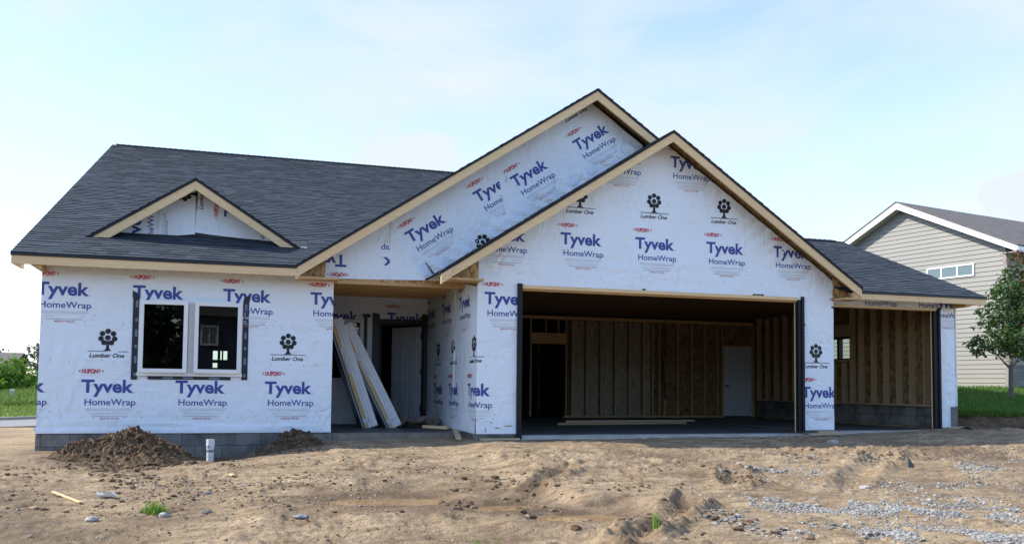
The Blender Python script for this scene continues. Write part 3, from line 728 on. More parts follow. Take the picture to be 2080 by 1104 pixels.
# --- upper gable over the porch
zones_l = [[(4.43, 2.575), (5.515, 2.60), (5.515, 3.70), (4.43, 2.98)]]
zr = [[(5.515, 2.60), (6.42, 2.615), (10.24, 5.18), (10.27, 5.36), (9.19, 6.10), (5.515, 3.68)]]
w = wallbox('wall', [xz([(4.0, 2.56), (13.2, 2.56), (13.2, 3.45), (9.19, 6.08), (4.0, 2.68)], 0.0)], (0, 0.12, 0), 'osb_board', label='porch gable wall')
bandB = [[(5.515, 2.60), (6.42, 2.615), (7.67, 3.455), (7.40, 4.76), (5.515, 3.68)]]
bandC = [[(7.67, 3.455), (10.24, 5.18), (10.27, 5.36), (9.19, 6.10), (7.40, 4.76)]]
A_ = 33.46
pr = [('m', 5.737, 3.427, A_, 1.0, bandB), ('m', 6.948, 4.221, A_, 1.0, bandB), ('m', 7.636, 4.548, A_, 1.0, bandC), ('m', 8.833, 5.317, A_, 1.0, bandC),
      ('y', 7.636, 4.548, A_, 1.0, bandC), ('y', 8.833, 5.317, A_, 1.0, bandC), ('y', 7.22, 2.60, A_, 1.0, zr)]
pr += [('m', 4.775, 2.765, 180, 1.0, zones_l), ('m', 6.16, 2.765, 180, 1.0, zones_l), ('y', 6.2, 2.30, 180, 1, zones_l)]
def ugwave(u, v):
    s = (v - 3.3) * 0.834 - (u - 7.0) * 0.551      # distance above the lower roof line
    t = (u - 6.4) * 0.834 + (v - 2.7) * 0.551
    k = math.exp(-(max(s + 0.15, 0) / 0.30) ** 2)
    return 0.030 * k * (1 + math.sin(t * 9.0 + 3 * math.sin(t * 2.1))) + 0.020 * k * math.sin(t * 23 + s * 15)
o = wrap_sheet('house_wrap', w, (0, 0, 0), (1, 0, 0), (0, 0, 1), zones_l, [p for p in pr if p[5] is zones_l], 1.3, marks=staples(4.45, 5.5, 2, 3, (2.63,)))
o = wrap_sheet('house_wrap', w, (0, -0.006, 0), (1, 0, 0), (0, 0, 1), zr, [p for p in pr if p[5] is not zones_l], 2.1, 1.3,
               marks=staples(5.6, 10, 2.6, 6, (3.3, 3.9, 4.5, 5.1, 5.6)) + [(7.55, 4.63, 0.008, 0.10, BLACK), (7.59, 4.50, 0.010, 0.16, BLACK)], wave=ugwave)
mb = MB(); mb.prism(xz([(10.2, 5.0), (11.0, 4.95), (10.9, 5.15), (9.6, 5.9), (10.27, 5.36)], -0.008), (0, 0.01, 0)); part(mb, 'black_panel', 'drip_edge_black', w)  # flat black piece beyond the right edge of the wrap
mb = MB(); mb.prism(xz([(6.13, 2.93), (6.14, 2.935), (6.29, 2.745), (6.36, 2.75), (6.30, 2.70), (6.26, 2.74)], -0.03), (0, 0.008, 0)); part(mb, 'torn_flap', 'drip_edge_black', w)
# boxed eave return and the board below it
mb = MB(); mb.prism(xz([(3.985, 2.553), (4.426, 2.560), (4.426, 2.84), (3.985, 2.553 + .03)], -0.03), (0, 0.03, 0)); part(mb, 'eave_return', 'osb_board', house)
mb = MB(); mb.box((3.95, -0.40, 2.515), (4.62, 0.0, 2.548)); mb.box((3.93, -0.425, 2.50), (3.985, -0.40, 2.70)); part(mb, 'soffit_board', 'pine_joist', house)

# --- garage side wall (porch right side)
zs = [[(-3.95, 0.02), (0.012, 0.0), (0.012, 2.70), (-3.95, 2.70)]]
w = wallbox('wall', [[(6.868, -0.843, 0), (6.868, 3.2, 0), (6.868, 3.2, 2.7), (6.868, -0.843, 2.7)]], (0.15, 0, 0), 'osb_shaded', label='garage side wall facing the porch')
pr = [('m', u, 2.385, 0, 1.0, None) for u in (0.11, -1.235, -2.604, -3.98)] + [('m', u, 0.85, 0, 1.0, None) for u in (-0.54, -1.985, -3.25)] + [('y', u, 0.85, 0, 1.0, None) for u in (-0.54, -1.985, -3.25, -4.6)]
wrap_sheet('house_wrap', w, (6.868, -0.843, 0), (0, -1, 0), (0, 0, 1), zs, pr, 0.9, wave=lambda u, v: 0.05 * max(0, 0.35 - v) * (1 + math.sin(u * 3)) + 0.025 * math.exp(-((u + 1.54 - .02 * math.sin(v * 4)) / 0.02) ** 2))
# --- garage front wall: left pier, gable, right pier
GYF = -0.843
zones = [rect(6.853, 0.0, 7.58, 2.475), rect(13.175, 0.035, 13.875, 2.475), [(6.853, 2.475), (13.86, 2.475), (13.86, 2.86), (10.29, 5.22), (6.853, 2.95)]]
w = wallbox('wall', [xz(z, GYF) for z in (rect(7.02, 0, 7.56, 2.475), rect(13.19, 0.02, 13.86, 2.475))] + [xz([(6.42, 2.53), (6.868, 2.475), (13.86, 2.475), (14.25, 2.53), (14.25, 2.60), (10.29, 5.2), (6.42, 2.66)], GYF)], (0, 0.15, 0), 'osb_shaded', label='garage front gable wall')
G3 = [zones[2]]; GL = [zones[0]]; GR = [zones[1]]
pr = [('m', u, 3.475, 0, 1.0, G3) for u in (6.92, 8.325, 9.74, 11.155, 12.56)] + [('y', u, 3.475, 0, 1.0, G3) for u in (8.325, 9.745, 11.16)]
pr += [('m', 10.43, 4.99, 0, 1.0, G3), ('m', 9.045, 4.99, 0, 1.0, G3)]
pr += [('m', 6.977, 2.388, 0, 1.0, [rect(6.868, 0.0, 7.58, 2.63)]), ('m', -0.54 + 6.867, 0.85, 0, 1.0, GL), ('y', -0.54 + 6.867, 0.85, 0, 1.0, GL)]
pr += [('m', 13.165, 0.86, 0, 1.0, GR), ('y', 13.12, 0.86, 0, 1.0, GR), ('m', 12.45, 2.39, 0, 1.0, GR), ('m', 13.83, 2.39, 0, 1.0, [rect(13.175, 0, 13.875, 2.7)])]
pr += [('y', 9.546, 2.065, 0, 1.0, [rect(7.6, 2.478, 13.1, 2.545)]), ('y', 11.871, 1.80, 0, 1.0, [rect(7.6, 2.478, 13.1, 2.545)])]
mk = staples(6.9, 13.8, 2, 5, (2.72, 3.30, 4.1), 0.33) + staples(6.95, 7.5, 0, 2, (0.22, 1.12, 1.3, 1.8)) + staples(13.2, 13.8, 0, 2.4, (0.35, 1.7, 2.2))
mk += [(7.42, 0.13, 0.15, 0.035, 7), (7.22, 0.10, 0.09, 0.03, 7), (7.12, 0.19, 0.06, 0.02, 7), (7.02, 0.06, 0.025, 0.09, 7)]
def gwave(u, v):
    a = 0
    if v > 2.5:
        e = (v - 2.86) * 0.834 + (u - 13.86) * 0.551      # creases under the right rake
        a += 0.009 * math.exp(-(e / 0.45) ** 2) * (1 + math.sin((u * 0.6 - v) * 22 + 2 * math.sin(u * 3))) * min(1, max(0, (u - 10.6) / 1.5))
        a += 0.004 * math.exp(-((v - 2.9) / 0.25) ** 2) * (1 + math.sin(v * 26 + u * 2.2))
    return a
wrap_sheet('house_wrap', w, (0, GYF, 0), (1, 0, 0), (0, 0, 1), zones, pr, 1.9, 1.0, mk, gwave)
mb = MB(); mb.prism(xz([(6.41, 2.548), (6.866, 2.556), (6.866, 2.88), (6.41, 2.575)], GYF - 0.022), (0, 0.02, 0)); part(mb, 'eave_return', 'osb_board', house)
mb = MB(); mb.prism(xz([(13.868, 2.52), (14.24, 2.565), (14.24, 2.60), (13.868, 2.93)], GYF - 0.022), (0, 0.02, 0)); part(mb, 'eave_return', 'osb_board', house)
mb = MB(); mb.box((6.30, -1.22, 2.51), (6.866, GYF, 2.545)); part(mb, 'soffit_board', 'pine_joist', house)
mb = MB(); mb.box((13.87, -1.22, 2.48), (14.20, GYF - .03, 2.515)); part(mb, 'soffit_board', 'pine_joist', house)
# big opening trim
mb = MB(); mb.box((7.63, GYF - 0.035, 2.455), (13.07, GYF + 0.12, 2.515)); part(mb, 'header_board', 'pine_trim', house)
mb = MB(); mb.box((7.635, GYF + 0.02, 2.425), (13.12, GYF + 0.12, 2.455))
part(mb, 'header_board', 'pine_joist', house)
mb = MB(); mb.box((7.552, GYF - 0.055, -0.075), (7.635, GYF + 0.14, 2.535)); part(mb, 'garage_jamb', 'jamb_black', house)
mb = MB(); mb.box((13.085, GYF - 0.03, 0.015), (13.20, GYF + 0.02, 2.46)); mb.box((13.155, GYF - 0.055, 0.01), (13.205, GYF + 0.14, 2.53)); mb.box((13.085, GYF + 0.02, 0.0), (13.155, GYF + 0.08, 2.425)); part(mb, 'garage_jamb', 'jamb_black', house)
mb = MB(); mb.box((13.070, GYF + 0.065, 0.0), (13.0845, GYF + 0.08, 2.425)); part(mb, 'jamb_edge_strip', 'pine_trim', house)

# --- third bay front
TY = -0.641
zones = [rect(13.87, 2.435, 16.53, 2.68), rect(16.525, 0.055, 16.925, 2.68)]
w = wallbox('wall', [xz(rect(13.80, 2.435, 16.54, 2.66), TY), xz(rect(16.54, 0.05, 16.92, 2.66), TY)], (0, 0.15, 0), 'osb_shaded', label='third bay front wall')
pr = [('m', u, 2.868, 0, 1.0, [zones[0]]) for u in (14.715, 15.995)] + [('m', 16.345, 2.68, 0, 1.0, [zones[1]])]
wrap_sheet('house_wrap', w, (0, TY, 0), (1, 0, 0), (0, 0, 1), zones, pr, 0.5, marks=staples(16.55, 16.9, 0, 2, (0.6, 1.2, 1.6)) + [(16.56, z, 0.03, 0.025, BLACK) for z in (0.30, 0.36, 0.41, 0.47, 0.85)])
mb = MB(); mb.box((13.88, TY - 0.03, 2.395), (16.46, TY + 0.12, 2.434)); part(mb, 'header_board', 'pine_trim', house)
mb = MB(); mb.box((16.405, TY - 0.02, 0.05), (16.53, TY + 0.06, 2.40)); mb.box((16.50, TY - 0.05, 0.05), (16.545, TY - 0.02, 2.46)); part(mb, 'garage_jamb', 'jamb_black', house)
mb = MB(); mb.box((16.388, TY + 0.045, 0.05), (16.4045, TY + 0.06, 2.40)); part(mb, 'jamb_edge_strip', 'pine_trim', house)
# right outside wall in osb with studs inside and a window
RX = 16.93
mb = MB()
for (y0, y1, z0, z1) in [(-0.62, 2.47, 0.462, 2.75), (3.42, 6.8, 0.462, 2.75), (2.47, 3.42, 0.462, 1.52), (2.47, 3.42, 2.03, 2.75)]: mb.box((RX, y0, z0), (RX + 0.03, y1, z1))
mb.box((RX + 0.03, -0.62, 0.3), (RX + 0.036, 2.47, 2.75))
w = part(mb, 'wall', 'osb_shaded', house); w['label'] = 'right garage wall, osb sheathing seen between studs'
for y in [-0.33, 0.07, 0.48, 0.88, 1.28, 1.68, 2.10, 2.40, 3.45, 3.86, 4.27, 4.67, 5.08, 5.49, 5.89, 6.30]:
    mb = MB(); mb.box((RX - 0.14, y - 0.019, 0.50), (RX, y + 0.019, 2.70)); part(mb, 'stud', 'pine_stud_shaded', house)
for y in (2.70, 3.10):
    mb = MB(); mb.box((RX - 0.14, y - 0.019, 0.50), (RX, y + 0.019, 1.45)); part(mb, 'stud', 'pine_stud_shaded', house)
mb = MB(); mb.box((RX - 0.145, -0.4, 0.462), (RX, 6.7, 0.50)); mb.box((RX - 0.145, -0.4, 2.70), (RX, 6.7, 2.74)); mb.box((RX - 0.144, 2.42, 1.46), (RX, 3.44, 1.50)); mb.box((RX - 0.143, 2.42, 2.05), (RX, 3.44, 2.33)); part(mb, 'wall_plate', 'pine_stud_shaded', house)
gw = empty('window'); gw.parent = house
mb = MB()
for (y0, y1, z0, z1) in [(2.47, 2.50, 1.50, 2.04), (3.39, 3.42, 1.50, 2.04), (2.50, 3.39, 1.50, 1.535), (2.50, 3.39, 2.00, 2.04), (2.90, 2.98, 1.535, 2.0)]: mb.box((RX - 0.06, y0, z0), (RX + 0.05, y1, z1))
part(mb, 'window_frame', 'black_tape', gw)
mb = MB(); mb.box((RX + 0.01, 2.50, 1.535), (RX + 0.015, 3.39, 2.0)); part(mb, 'glass_pane', 'window_glass', gw)
mb = MB(); mb.box((16.80, TY - 0.035, 0.09), (16.925, TY - 0.015, 0.475)); mb.box((16.925, TY - 0.04, 0.09), (16.942, TY + 0.1, 0.485)); part(mb, 'corner_board', 'kerb_concrete', house)

# --- garage inside back wall at Y=6.6
BY = 6.6
mb = MB(); mb.box((7.12, BY + 0.09, -0.2), (10.45, BY + 0.10, -0.1)); 
mb.box((11.38, BY + 0.09, -0.1), (15.9, BY + 0.11, 2.8)); mb.box((16.80, BY + 0.09, -0.1), (16.99, BY + 0.11, 2.8)); mb.box((15.9, BY + 0.09, 1.98), (16.80, BY + 0.11, 2.8))
part(mb, 'wall', 'osb_shaded', house)['label'] = 'garage back wall, osb between studs'
mb = MB()
for k in range(5): mb.box((11.47 + k * 0.407, BY + 0.05, 0.04), (11.82 + k * 0.407, BY + 0.085, 2.52))
mb.box((13.5, BY + 0.05, 0.04), (13.72, BY + 0.085, 2.52))
part(mb, 'insulation_batts', 'insulation_film', house)
for x in [10.30, 11.28, 11.44, 11.845, 12.25, 12.66, 13.07, 13.48, 13.75, 13.95, 14.10, 14.50, 14.92, 15.32, 15.72, 15.86, 16.86]:
    mb = MB(); mb.box((x - 0.019, BY - 0.05, 0.04), (x + 0.019, BY + 0.09, 2.54)); part(mb, 'stud', 'pine_stud_shaded', house)
mb = MB(); mb.box((7.2, BY - 0.05, 2.54), (16.85, BY + 0.088, 2.62)); mb.box((11.2, BY - 0.05, 0.0), (15.88, BY + 0.088, 0.04)); mb.box((10.32, BY - 0.05, 1.90), (11.26, BY + 0.08, 2.18)); part(mb, 'wall_plate', 'pine_joist', house)
mb = MB(); mb.box((10.7, BY - 0.03, 2.18), (10.73, BY + 0.08, 2.54)); part(mb, 'cripple_stud', 'pine_stud_shaded', house)
mb = MB(); mb.box((11.05, BY - 0.03, 2.18), (11.08, BY + 0.08, 2.54)); part(mb, 'cripple_stud', 'pine_stud_shaded', house)
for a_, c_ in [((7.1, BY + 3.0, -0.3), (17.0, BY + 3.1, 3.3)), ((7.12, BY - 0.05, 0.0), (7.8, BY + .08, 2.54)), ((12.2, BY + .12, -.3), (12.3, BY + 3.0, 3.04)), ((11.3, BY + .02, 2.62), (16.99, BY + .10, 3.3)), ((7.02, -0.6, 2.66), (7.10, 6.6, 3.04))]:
    mb = MB(); mb.box(a_, c_); part(mb, 'wall', 'interior_shade', house)['label'] = 'dark inner wall behind the garage'
mb = MB(); mb.box((7.1, 6.76, -.3), (17.0, 9.6, -.02)); part(mb, 'floor', 'interior_shade', house)
for x in (9.75, 10.05, 10.35, 10.65, 10.95, 11.2, 11.5):
    mb = MB(); mb.box((x, BY + 2.85, 0), (x + .04, BY + 3.0, 2.7)); part(mb, 'stud', 'pine_joist', house)
gd = empty('inside_door'); gd.parent = house
mb = MB(); mb.box((15.93, BY - 0.02, 0.045), (16.78, BY + 0.02, 1.93)); 
for (z0, z1) in ((0.20, 0.82), (0.95, 1.80)):
    for bx_ in [((16.08, BY - .028, z0), (16.63, BY - .0205, z0 + .02)), ((16.08, BY - .028, z1 - .02), (16.63, BY - .0205, z1)), ((16.08, BY - .028, z0 + .02), (16.10, BY - .0205, z1 - .02)), ((16.61, BY - .028, z0 + .02), (16.63, BY - .0205, z1 - .02))]: mb.box(*bx_)
part(mb, 'door_leaf', 'door_white', gd)
mb = MB(); mb.tube([(16.0, BY - .02, 0.99), (16.0, BY - .05, 0.99)], 0.028); part(mb, 'deadbolt', 'galvanised', gd)
mb = MB(); mb.tube([(16.0, BY - .02, 0.86), (16.0, BY - .07, 0.86)], 0.03); mb.box((16.0, BY - .075, 0.85), (16.11, BY - .06, 0.87)); part(mb, 'handle', 'brass_dark', gd)
mb = MB(); mb.box((15.88, BY - .03, 0.0), (15.93, BY + .05, 1.98)); mb.box((16.78, BY - .03, 0.0), (16.84, BY + .05, 1.98)); mb.box((15.93, BY - .03, 1.93), (16.78, BY + .05, 1.98)); part(mb, 'door_frame', 'pine_joist', gd)
mb = MB(); mb.tube([(14.10, BY - 0.09, 2.55), (14.10, BY - 0.09, 1.6), (14.06, BY - 0.08, 1.55), (14.10, BY - .08, 0.5)], 0.018, 6); part(mb, 'hanging_wire', 'jamb_black', house)
# garage ceiling: truss bottom chords
for k in range(12):
    y = -0.3 + k * 0.61
    mb = MB(); mb.box((7.1, y, 2.68), (16.9, y + 0.04, 2.77)); 
    mb.beam((8.2, y + .02, 2.76), (10.2, y + .02, 4.6), 0.038, 0.09, (0, 1, 0)); mb.beam((12.4, y + .02, 2.76), (10.4, y + .02, 4.6), 0.038, 0.09, (0, 1, 0))
    part(mb, 'ceiling_truss', 'truss_wood_shaded', house)
mb = MB(); mb.box((7.05, -0.6, 3.05), (13.2, 9.9, 3.10)); part(mb, 'attic_deck', 'interior_shade', house)

# --- porch: door wall, ceiling joists, door
DY = 3.11
zones = [rect(4.57, 0.0, 4.74, 2.70), rect(5.52, 0.0, 5.84, 2.70), rect(4.74, 0.0, 5.52, 0.87), rect(4.74, 2.12, 5.52, 2.70), rect(6.80, 0, 6.868, 2.70), rect(5.84, 2.09, 6.80, 2.70)]
w = wallbox('wall', [xz(z, DY) for z in zones], (0, 0.15, 0), 'osb_shaded', label='recessed porch wall around the door')
wrap_sheet('house_wrap', w, (0, DY, 0), (1, 0, 0), (0, 0, 1), zones, [('m', 4.64, 2.298, 0, 1, None), ('m', 6.0, 2.298, 0, 1, None)], 0.1)
pw_ = empty('window'); pw_.parent = house
mb = MB()
for bx_ in [((4.74, DY - .03, .87), (4.80, DY + .1, 2.12)), ((5.45, DY - .03, .87), (5.52, DY + .1, 2.12)), ((4.80, DY - .03, .87), (5.45, DY + .1, .93)), ((4.80, DY - .03, 2.06), (5.45, DY + .1, 2.12))]: mb.box(*bx_)
part(mb, 'window_frame', 'window_white', pw_)
mb = MB(); mb.box((4.80, DY + .03, .93), (5.45, DY + .035, 2.06)); part(mb, 'glass_pane', 'window_glass', pw_)
mb = MB(); mb.box((5.525, DY - .021, .80), (5.60, DY - .0165, 2.20)); mb.box((5.50, DY - .026, 2.17), (5.66, DY - .0215, 2.24)); mb.box((5.15, DY - .021, .79), (5.30, DY - .0165, .83))
part(mb, 'flashing_tape', 'black_tape', pw_)
pdoor = empty('front_door'); pdoor.parent = house
mb = MB(); mb.box((5.70, DY - .023, 0.0), (5.845, DY - .018, 2.12)); mb.box((6.80, DY - .023, 0), (6.862, DY - .018, 2.12)); mb.box((5.70, DY - .024, 2.075), (6.862, DY - .019, 2.15))
mb.prism(xz([(5.70, 2.10), (5.86, 2.16), (5.84, 2.25), (5.70, 2.27)], DY - .03), (0, .006, 0)); mb.prism(xz([(6.70, 2.15), (6.862, 2.10), (6.862, 2.26), (6.74, 2.28)], DY - .03), (0, .006, 0))
part(mb, 'flashing_tape', 'black_tape', pdoor)
mb = MB(); mb.box((5.845, DY - .01, 0.0), (5.90, DY + .14, 2.075)); mb.box((6.76, DY - .01, 0.0), (6.80, DY + .14, 2.075)); mb.box((5.90, DY - .01, 2.03), (6.76, DY + .14, 2.075)); part(mb, 'door_frame', 'jamb_black', pdoor)
mb = MB(); lw = 0.86
mb.box((0, -.02, 0.03), (lw, .02, 2.02))
for (px0, px1) in ((0.10, 0.39), (0.47, 0.76)):
    for (z0, z1) in ((0.14, 0.74), (0.86, 1.56), (1.68, 1.90)):
        for bx_ in [((px0, -.036, z0), (px1, -.0205, z0 + .025)), ((px0, -.036, z1 - .025), (px1, -.0205, z1)), ((px0, -.036, z0 + .025), (px0 + .025, -.0205, z1 - .025)), ((px1 - .025, -.036, z0 + .025), (px1, -.0205, z1 - .025)), ((px0 + .06, -.026, z0 + .06), (px1 - .06, -.0205, z1 - .06))]: mb.box(*bx_)
dl = mb.build('door_leaf', 'door_white', pdoor)
dl.data.transform(Matrix.Translation((6.75, DY + 0.12, 0)) @ Matrix.Rotation(R(-56), 4, 'Z') @ Matrix.Translation((-lw, 0, 0)))
for z in (0.28, 1.02, 1.76):
    mb = MB(); mb.box((6.735, DY - 0.02, z), (6.775, DY + 0.11, z + 0.11)); part(mb, 'hinge', 'jamb_black', pdoor)
for k in range(7):
    y = 0.16 + k * 0.42
    mb = MB(); mb.box((4.58, y, 2.555), (6.865, y + 0.038, 2.695)); part(mb, 'ceiling_joist', 'pine_joist', house)
mb = MB(); mb.box((4.45, 0.0, 2.50), (6.866, 0.10, 2.558)); part(mb, 'porch_beam', 'pine_joist', house)
mb = MB(); mb.box((4.57, 0.12, 2.74), (6.868, 3.2, 2.76)); part(mb, 'porch_deck', 'osb_board', house)

# ------------------------------------------------------------------ roofs
def shingle_slope(name, O, U, S, poly, parent=house, label=None, expo=0.143, seed=1):
    """courses of tabs laid up a slope; poly is a convex outline in (u along the eave, s up the slope)"""
    rnd = random.Random(seed); O = Vector(O); U = Vector(U).normalized(); S = Vector(S).normalized(); N = U.cross(S); N = N if N.z > 0 else -N
    mb = MB(); area = sum(poly[i][0] * poly[(i + 1) % len(poly)][1] - poly[(i + 1) % len(poly)][0] * poly[i][1] for i in range(len(poly)))
    if area < 0: poly = poly[::-1]
    u0 = min(p[0] for p in poly); u1 = max(p[0] for p in poly); s1 = max(p[1] for p in poly); s0 = min(p[1] for p in poly)
    # deck below
    mb.face([O + U * p[0] + S * p[1] + N * 0.004 for p in poly], 0, 0.1)
    mb.face([O + U * p[0] + S * p[1] - N * 0.02 for p in poly[::-1]], 1, 0.1)
    for i in range(len(poly)):
        p, q = poly[i], poly[(i + 1) % len(poly)]
        a_ = O + U * p[0] + S * p[1]; c_ = O + U * q[0] + S * q[1]
        mb.face([a_ - N * .02, c_ - N * .02, c_ + N * .004, a_ + N * .004], 0, 0.0)
    s = s0 - 0.015; row = 0
    while s < s1:
        u = u0 - rnd.uniform(0, 0.3)
        rowt = rnd.uniform(-0.06, 0.06)
        while u < u1:
            wd = rnd.choice((0.14, 0.18, 0.24, 0.30, 0.38)) * rnd.uniform(0.9, 1.1)
            lift = rnd.choice((0.0, 0.0055)); tone = min(1, max(0, rnd.gauss(0.50, 0.12) + rowt + (0.06 if lift else -0.06)))
            c = clip_poly(rect(u, s, u + wd, s + expo + 0.004), poly if row else [(p[0], p[1] - (0.015 if p[1] <= s0 + 1e-6 else 0)) for p in poly])
            if c:
                h0 = 0.012 + lift
                f = lambda q: O + U * q[0] + S * q[1] + N * (h0 - (h0 - 0.005) * (q[1] - s) / expo)
                pts = [f(q) for q in c]; mb.face(pts, 0, tone)
                lo = [q for q in c if abs(q[1] - s) < 1e-6]
                if len(lo) >= 2:
                    a_ = min(lo); c_ = max(lo)
                    mb.face([O + U * a_[0] + S * a_[1] + N * 0.001, O + U * c_[0] + S * c_[1] + N * 0.001, f(c_), f(a_)], 0, 0.0)
            u += wd
        s += expo; row += 1
    o = part(mb, name, ['shingle', 'osb_shaded'], parent, tone=True)
    if label: o['label'] = label
    return o
def ridge_cap(p, q, parent, w=0.14, slope=0.5, up=0.03):
    p = Vector(p); q = Vector(q); d = (q - p); L = d.length; d.normalize(); sd = d.cross(Vector((0, 0, 1))).normalized(); mb = MB(); n = max(1, int(L / 0.145))
    for k in range(n):
        a_ = p + d * (L * k / n); c_ = p + d * (L * (k + 1) / n + 0.02); l1, l2 = up + 0.012, up
        for sg in (1, -1):
            mb.face([a_ + Vector((0, 0, l1)), c_ + Vector((0, 0, l2)), c_ + sd * sg * w + Vector((0, 0, l2 - w * slope)), a_ + sd * sg * w + Vector((0, 0, l1 - w * slope))])
            mb.face([a_ + Vector((0, 0, l1)), a_ + sd * sg * w + Vector((0, 0, l1 - w * slope)), a_ + sd * sg * w + Vector((0, 0, l1 - w * slope - .02)), a_ + Vector((0, 0, l1 - .02))])
    return part(mb, 'ridge_cap', 'ridge_shingle', parent)
def rakes(x0, z0, xa, za, x1, z1, yf, h=0.152, left=True, right=True, tail=None):
    """a pair of rake boards with black drip edge; points are the top edge of the boards"""
    for k, (xe, ze) in enumerate(((x0, z0), (x1, z1))):
        mb = MB(); mb.prism(xz([(xe, ze - (tail if tail else h)), (xe, ze), (xa, za), (xa, za - h)], yf) if not tail or tail == h else
                            xz([(xe, ze - tail), (xe, ze), (xa, za), (xa, za - h), ], yf), (0, 0.038, 0)); part(mb, 'rake_board', 'pine_trim', house)
        mb = MB(); dx = 0.02 if k else -0.02
        mb.prism(xz([(xe + dx, ze - 0.012), (xe + dx, ze + 0.038), (xa, za + 0.052), (xa, za)], yf - 0.014), (0, 0.06, 0)); part(mb, 'drip_edge', 'drip_edge_black', house)
cs, sn = 1 / math.sqrt(1 + SM * SM), SM / math.sqrt(1 + SM * SM)
cg, sg_ = 1 / math.sqrt(1 + SG * SG), SG / math.sqrt(1 + SG * SG)
# long roof: eave at Y=-EY, ridge at Y=10.55
RY = 10.55; LS = (RY + EY) / cs
roof = shingle_slope('roof', (0, -EY, EZ + 0.042), (1, 0, 0), (0, cs, sn), [(-EX - 0.01, 0), (3.93, 0), (3.93 + (RY + EY) / 1.648, LS), (-EX - 0.01, LS)], label='long dark shingled slope over the left wing', seed=3)
rz = EZ + 0.042 + SM * (RY + EY)
ridge_cap((-0.12, RY, rz), (10.7, RY, rz), roof, slope=SM)
mb = MB(); mb.prism([(-EX, RY, rz), (10.7, RY, rz), (12.5, 21.4, rz - 4.3), (-EX, 21.4, rz - 4.3)], (0, 0, -.05)); part(mb, 'roof', 'ridge_shingle', house)['label'] = 'rear slope of the long roof'
mb = MB(); mb.box((-EX, -EY - 0.002, EZ - 0.132), (3.93, -EY + 0.036, EZ)); mb.box((-EX, -EY + .036, EZ - .132), (-EX + .036, 0.3, EZ - .01)); part(mb, 'fascia_board', 'pine_trim', house)
mb = MB(); mb.box((-EX - 0.012, -EY - 0.016, EZ - 0.008), (3.93, -EY + 0.03, EZ + 0.038)); part(mb, 'drip_edge', 'drip_edge_black', house)
# raked side overhang of the long roof and its lookout, open soffit
mb = MB(); mb.prism([(-EX, -EY + 0.04, EZ - 0.10), (-EX, -EY + 0.04, EZ), (-EX, RY, EZ + SM * (RY + EY)), (-EX, RY, EZ + SM * (RY + EY) - 0.13)], (0.036, 0, 0)); part(mb, 'rake_board', 'pine_trim', house)
mb = MB(); mb.prism([(0.03, -EY + .04, EZ - .125), (0.14, -EY + .04, EZ - .20), (0.20, -EY + .04, EZ - .20), (0.20, -EY + .04, EZ - .04), (.03, -EY + .04, EZ - .04)], (0, 0.42, 0)); part(mb, 'soffit_board', 'pine_joist', house)
for x in np.arange(0.3, 4.0, 0.61):
    mb = MB(); mb.box((x, -EY + .04, EZ - .10), (x + .038, 0.0, EZ - .01)); part(mb, 'truss_tail', 'pine_joist', house)
# upper gable roof
UX0, UXA = 3.914, 9.188; UZA = EZ + SG * (UXA - UX0)
L_ = (UXA - UX0) / cg
shingle_slope('roof', (UX0, -EY - 0.02, EZ + 0.04), (0, 1, 0), (cg, 0, sg_), [(0, 0), (0.6, 0.0), (8.7, L_), (0, L_)], label='left slope of the porch gable roof', seed=5)
shingle_slope('roof', (UXA + 1.95, -EY - 0.02, UZA - SG * 1.95 + 0.04), (0, 1, 0), (-cg, 0, sg_), [(0, 0), (8.5, 0), (8.5, 1.95 / cg), (0, 1.95 / cg)], label='right slope of the porch gable roof', seed=6)
rakes(UX0, EZ, UXA, UZA, UXA + 1.5, UZA - SG * 1.5, -EY, 0.158)
mb = MB(); mb.box((UX0 - 0.006, -EY - 0.004, EZ - 0.18), (UX0 + 0.03, -EY + .035, EZ - 0.01)); part(mb, 'rake_board', 'pine_trim', house)['label'] = 'short plumb end block'
# garage gable roof
GF = GYF - 0.4245; GXA, GZA = 10.285, 5.272; GX0, GX1 = 6.135, 14.20
gz0, gz1 = GZA - SG * (GXA - GX0) + 0.055, GZA - SG * (GX1 - GXA) - 0.01
sl = (GZA - gz0) / (GXA - GX0); cl_, sl_ = 1 / math.hypot(1, sl), sl / math.hypot(1, sl)
g1 = shingle_slope('roof', (GX0, GF - 0.02, gz0 + 0.04), (0, 1, 0), (cl_, 0, sl_), [(0, 0), (1.2, 0), (6.5, (GXA - GX0) / cl_), (0, (GXA - GX0) / cl_)], label='left slope of the garage gable roof', seed=8)
sl2 = (GZA - gz1) / (GX1 - GXA); c2_, s2_ = 1 / math.hypot(1, sl2), sl2 / math.hypot(1, sl2)
g2 = shingle_slope('roof', (GX1, GF - 0.02, gz1 + 0.04), (0, 1, 0), (-c2_, 0, s2_), [(0, 0), (0.5, 0), (6.5, (GX1 - GXA) / c2_), (0, (GX1 - GXA) / c2_)], label='right slope of the garage gable roof', seed=9)
rakes(GX0, gz0, GXA, GZA, GX1, gz1, GF, 0.152)
mb = MB(); mb.prism(xz([(GX0 - .004, gz0 - .158), (GX0 - .004, gz0 - .002), (GX0 + .17, gz0 - .002 + sl * .174), (GX0 + .17, gz0 - .158 + sl * .174)], GF - 0.03), (0, .032, 0)); part(mb, 'rake_board', 'pine_trim', house)['label'] = 'short spliced tail piece of the rake board'
